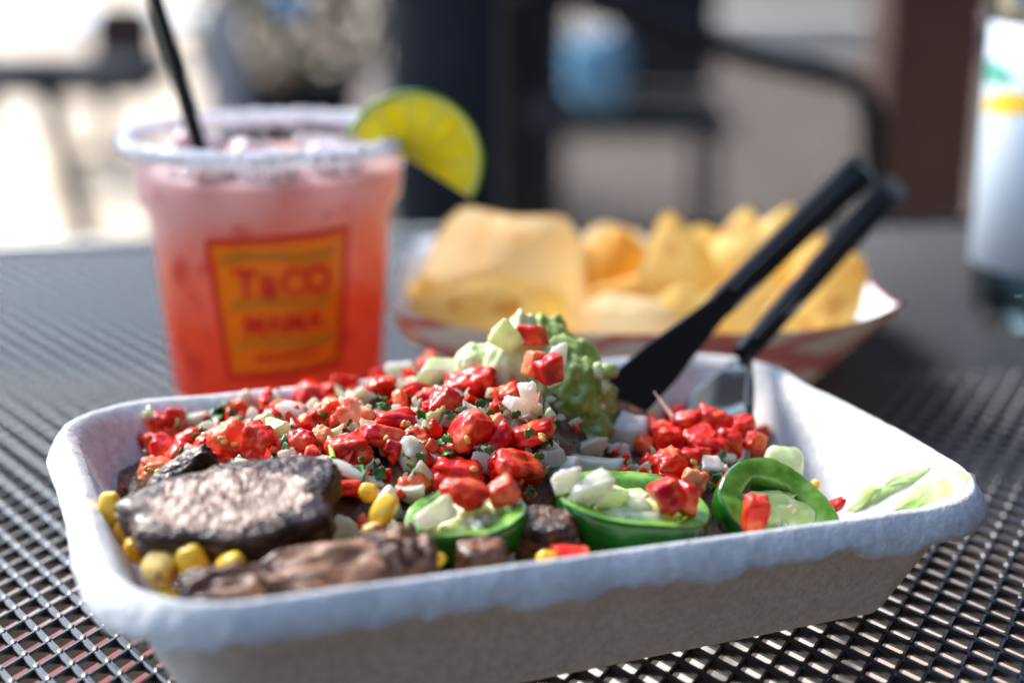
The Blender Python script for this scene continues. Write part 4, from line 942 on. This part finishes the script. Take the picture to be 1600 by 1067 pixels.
for z_ in (.072, .0665, .061): bpatch('text_line', -.55, .5, [z_] * 8, [z_ + .0016] * 8, pr('pale_blue_print', (.45, .58, .72)))

# ------------------------------------------------------------------ ground and the patio behind
ground_m = pmat('paving', (.42, .37, .31), (.48, .43, .36), ns=3, ramp=(.35, .65), rough=.85, bump=(60, .3, .003), c3=(.40, .28, .20), ns3=1.1, ramp3=(.45, .6))
gp = mesh('ground', [(-60, -20, GZ), (60, -20, GZ), (60, 120, GZ), (-60, 120, GZ)], [(0, 1, 2, 3)], ground_m, smooth=False); gp['kind'] = 'structure'
g3 = mesh('pavement', [(-40, 1.9, GZ + .004), (-1.0, 1.9, GZ + .004), (-1.0, 7, GZ + .004), (-.42, 9.5, GZ + .004), (.3, 12.9, GZ + .004), (.3, 60, GZ + .004), (-40, 60, GZ + .004)], [(0, 1, 2, 3, 4, 5, 6)], pmat('pale_concrete', (.72, .59, .43), (.58, .45, .31), ns=2, rough=.7, bump=(60, .2, .002)), smooth=False); g3['kind'] = 'structure'  # paler ground sheet: sunlight on the left painted into the colour
g4 = mesh('road', [(-.98, 3.0, GZ + .004), (6, 3.0, GZ + .004), (6, 9.5, GZ + .004), (-.4, 9.5, GZ + .004), (-.98, 7, GZ + .004)], [(0, 1, 2, 3, 4)], pmat('brown_asphalt', (.17, .135, .11), (.22, .18, .15), ns=3, rough=.9), smooth=False); g4['kind'] = 'structure'  # darker ground sheet: shade over the far patio painted into the colour
g2 = mesh('paving_slab', [(-.95, 1.25, GZ + .004), (-.12, 1.25, GZ + .004), (-.12, 1.72, GZ + .004), (-.95, 1.72, GZ + .004)], [(0, 1, 2, 3)], pmat('terracotta_paving', (.20, .055, .045), (.24, .07, .055), ns=20, rough=.9), smooth=False); g2['kind'] = 'structure'
dark_m = pmat('dark_blue_black_paint', (.010, .013, .020), (.014, .018, .026), ns=20, rough=.8, spec=.1)
brown_m = pmat('brown_painted_steel', (.050, .018, .014), (.036, .014, .011), ns=8, rough=.5)
beige_m = pmat('beige_stone', (.56, .52, .44), (.62, .58, .50), ns=4, rough=.85, bump=(20, .3, .01))
white_m = pmat('pale_table_top', (.74, .76, .78), rough=.4)
def box(name, lo, hi, mat, parent=None, bev=.01):
    bm = bmesh.new(); bmesh.ops.create_cube(bm, size=1, matrix=Matrix.Translation([(a + c) / 2 for a, c in zip(lo, hi)]) @ Matrix.Diagonal([c - a for a, c in zip(lo, hi)] + [1]))
    if bev: bmesh.ops.bevel(bm, geom=bm.edges[:], offset=bev, segments=2, affect='EDGES')
    return from_bm(name, bm, mat, parent, smooth=False)
# added dark walls out of view: they block sky light and darken table reflections
AZ = 1.9
wl = empty('corner_building', (0, 0, GZ)); tag(wl, 'added unseen dark walls blocking sky light and darkening reflections', 'light blocker')
bw_m = pmat('light_blocker_dark', (.028, .022, .022), (.036, .028, .026), ns=3, rough=.8, spec=.2)
box('wall', (3.2, -6, .003), (5.2, 13.0, 6.0), bw_m, wl, .02); box('wall', (.35, 13.02, .003), (5.2, 15, 8.0), bw_m, wl, .02); box('wall', (-3.5, -5.3, .003), (3.19, -5.02, 4.4), bw_m, wl, .02)
def post(px0, px1, Y, lab):
    a, c = aty(px0, 200, Y).x, aty(px1, 200, Y).x; o = box('square_post', (a, Y, GZ + .003), (c, Y + (c - a), AZ - .002), brown_m, None, .008); tag(o, lab, 'post', 'brown posts')
post(1378, 1532, 2.25, 'square brown post behind the fork handles at the right')
# chair with steel lattice back on the far side of the table
ch = empty('lattice_chair', (.13, 1.02, GZ)); tag(ch, 'dark steel chair with lattice back just beyond the table', 'chair')
YC = 1.0
def W(px, py, Y=YC): return aty(px, py, Y) - ch.location
tr_, tl_ = W(1356, 128), W(800, 60)
frame = [W(1372, 380) + Vector((.0, 0, -.62)), W(1368, 340), W(1362, 180), W(1340, 128), W(1270, 112), W(1180, 90), W(1080, 56), W(980, 20), W(880, -10)]
sweep('back_frame', frame, .008, chair_m, ch); 
lo = W(800, 355).z; V, F = [], []
def top_z(x):
    pts = sorted([(p.x, p.z) for p in frame[3:]]); 
    return lerp_prof(x, pts)
x0, x1 = W(800, 200).x, W(1358, 200).x
for fam in (1, -1):
    for k in range(-70, 130):
        xs = x0 + k * .0068; seg = []
        for q in range(61):
            z = lo + q * .004; x = xs + fam * (z - lo) * .75
            if x0 < x < x1 and z < top_z(x): seg.append((x, z))
        if len(seg) < 2: continue
        (xa, za), (xb, zb) = seg[0], seg[-1]; b0 = len(V); y_ = 1.0 - ch.location.y + (.0008 if fam > 0 else 0)
        for xx, zz in ((xa, za), (xb, zb)):
            V += [(xx - .0009, y_, zz), (xx + .0009, y_, zz), (xx + .0009, y_ + .0014, zz), (xx - .0009, y_ + .0014, zz)]
        F += [(b0, b0 + 1, b0 + 5, b0 + 4), (b0 + 1, b0 + 2, b0 + 6, b0 + 5), (b0 + 2, b0 + 3, b0 + 7, b0 + 6), (b0 + 3, b0, b0 + 4, b0 + 7), (b0, b0 + 3, b0 + 2, b0 + 1), (b0 + 4, b0 + 5, b0 + 6, b0 + 7)]
tag(mesh('lattice_back', V, F, chair_m, ch, smooth=False), None, None, kind='stuff')
sx0, sx1 = x0, x1
sweep('back_frame', [(x0, 1.0 - 1.02, 0), (x0, -.02, lo), (x0, -.02, top_z(x0))], .008, chair_m, ch)
o = box('seat', (x0, .0, .42), (x1, .40, .44), chair_m, ch, .006)
for x in (x0 + .02, x1 - .02): sweep('leg', [(x, .38, 0), (x, .36, .42)], .009, chair_m, ch)
# black bin far behind the lime
bn = empty('black_bin', (aty(742, 200, 4.0).x, 4.0, GZ)); tag(bn, 'large black rounded bin out of focus behind the lime', 'bin')
lathe('body', [(.0, 0), (.22, 0), (.235, .05), (.245, .55), (.25, .62), (.245, .64), (.0, .64)], dark_m, bn, n=48)
lathe('lid', [(.252, .63), (.26, .66), (.24, .74), (.16, .82), (.0, .85)], dark_m, bn, n=48)
# dark chair with a blue cushion
dc = empty('dark_chair', (aty(1010, 200, 3.4).x, 3.4, GZ)); tag(dc, 'dark slate chair out of focus carrying a blue cushion', 'chair')
cz = lambda py, Y: aty(1000, py, Y).z - GZ
box('seat', (-.28, -.02, cz(215, 3.4)), (.20, .42, cz(215, 3.4) + .05), dark_m, dc, .015)
box('backrest', (-.05, .36, cz(215, 3.4) + .06), (.20, .42, .86), dark_m, dc, .015)
for x, y in ((-.24, .03), (.16, .03), (-.24, .38), (.16, .38)): sweep('leg', [(x, y, 0), (x, y, cz(215, 3.4))], .014, dark_m, dc)
blue_m = pmat('light_blue_cloth', (.22, .48, .70), (.14, .36, .56), ns=12, rough=.8)
q = aty(932, 108, 3.45)
o = chunk('blue_cushion', (.075, .06, .085), blue_m, (R(-8), R(6), 0), q, sub=4, p=4, nz=.06, seed=301); tag(o, 'light blue cushion out of focus on the dark chair', 'cushion')
# far chair at the left with slanting leg
fc = empty('slanted_chair', (-1.15, 3.5, GZ)); tag(fc, 'dark chair with a slanting leg out of focus at the left', 'chair')
fo = fc.location
sweep('leg', [aty(62, 100, 3.45) - fo, aty(100, 240, 3.4) - fo, aty(134, 372, 3.35) - fo, aty(142, 400, 3.33) - fo], .027, dark_m, fc)
s_ = aty(120, 128, 3.5); box('seat', (s_.x - .38 - fo.x, -.08, s_.z - GZ - .03), (s_.x + .17 - fo.x, .35, s_.z - GZ + .03), dark_m, fc, .02)
sweep('leg', [(s_.x - .3 - fo.x, .3, s_.z - GZ), (s_.x - .42 - fo.x, .35, 0)], .027, dark_m, fc)
br = aty(205, 80, 3.9); box('backrest', (br.x - .09 - fo.x, .36, br.z - GZ - .12), (br.x + .07 - fo.x, .41, br.z - GZ + .12), brown_m, fc, .02)
# pale round table top beyond
pt = empty('pale_table', (aty(150, 20, 5.2).x, 5.2, GZ)); tag(pt, 'pale table top out of focus at the upper left', 'table')
tz = aty(150, 20, 5.2).z - GZ
lathe('top', [(.0, tz - .03), (.40, tz - .03), (.42, tz - .015), (.40, tz), (.0, tz)], white_m, pt, n=48); lathe('pedestal', [(.16, 0), (.03, .03), (.025, tz - .03)], dark_m, pt, n=24)
# grey post
gq = aty(345, 100, 4.4); tag(box('grey_bollard', (gq.x - .055, 4.4, GZ + .003), (gq.x + .055, 4.5, aty(345, 20, 4.4).z), pmat('grey_paint', (.26, .29, .34), rough=.5), None, .01), 'grey square bollard out of focus right of the straw', 'bollard')
# shrub in a dark pot
sh = empty('potted_shrub', (aty(470, 150, 5.0).x, 5.0, GZ)); tag(sh, 'dark leafy shrub in a pot out of focus above the cup', 'shrub')
lathe('pot', [(.0, 0), (.15, 0), (.20, .28), (.21, .30), (.19, .30), (.0, .27)], dark_m, sh, n=32)
sweep('stem', [(0, 0, .25), (.01, 0, .5)], .015, brown_m, sh)
V, F = [], []
for k in range(900):
    a, rr_, z = rnd.uniform(0, 6.28), .36 * math.sqrt(rnd.random()), rnd.uniform(.30, 1.0)
    c = Vector((rr_ * math.cos(a), rr_ * math.sin(a) * .8, z)); e = Euler((rnd.uniform(0, 3), rnd.uniform(0, 3), rnd.uniform(0, 3))).to_matrix(); b0 = len(V)
    V += [c + e @ Vector(q) for q in ((-.045, 0, 0), (0, .02, .006), (.045, 0, 0), (0, -.02, .006))]; F += [(b0, b0 + 1, b0 + 2), (b0, b0 + 2, b0 + 3)]
mesh('foliage', V, F, pmat('shrub_leaf', (.05, .07, .025), (.12, .09, .05), ns=9, rough=.5), sh)
for k, (px, py, s) in enumerate(((430, 112, .038), (512, 52, .036), (395, 60, .022))):
    q = aty(px, py, 4.55); o = blob('flower_head', q, (s, s, s), pmat('tan_bokeh', (.62, .46, .32), (.5, .36, .24), ns=40, rough=.7), None, .15, 3, sub=3); o.parent = sh; o.location = q - sh.location  # blurred tan highlights built as solid balls among the leaves
q = aty(455, 4, 4.6); o = blob('blue_ball', q, (.045, .045, .045), pmat('bright_blue', (.02, .28, .60), rough=.4), None, .02, 2, sub=3); tag(o, 'small bright blue round thing at the top edge', 'ball')
# kerbs of beige stone far at the right
for k, (Y, z0, z1) in enumerate(((8.5, GZ + .003, GZ + .22), (12.0, GZ + .003, GZ + .55))):
    a, c = aty(1040, 50, Y).x, aty(1700, 50, Y).x; tag(box('stone_kerb', (a, Y, z0), (c, Y + .5, z1), beige_m, None, .02), ('low beige stone kerb out of focus behind the lattice chair', 'taller pale stone ledge beyond the low kerb')[k], 'kerb')
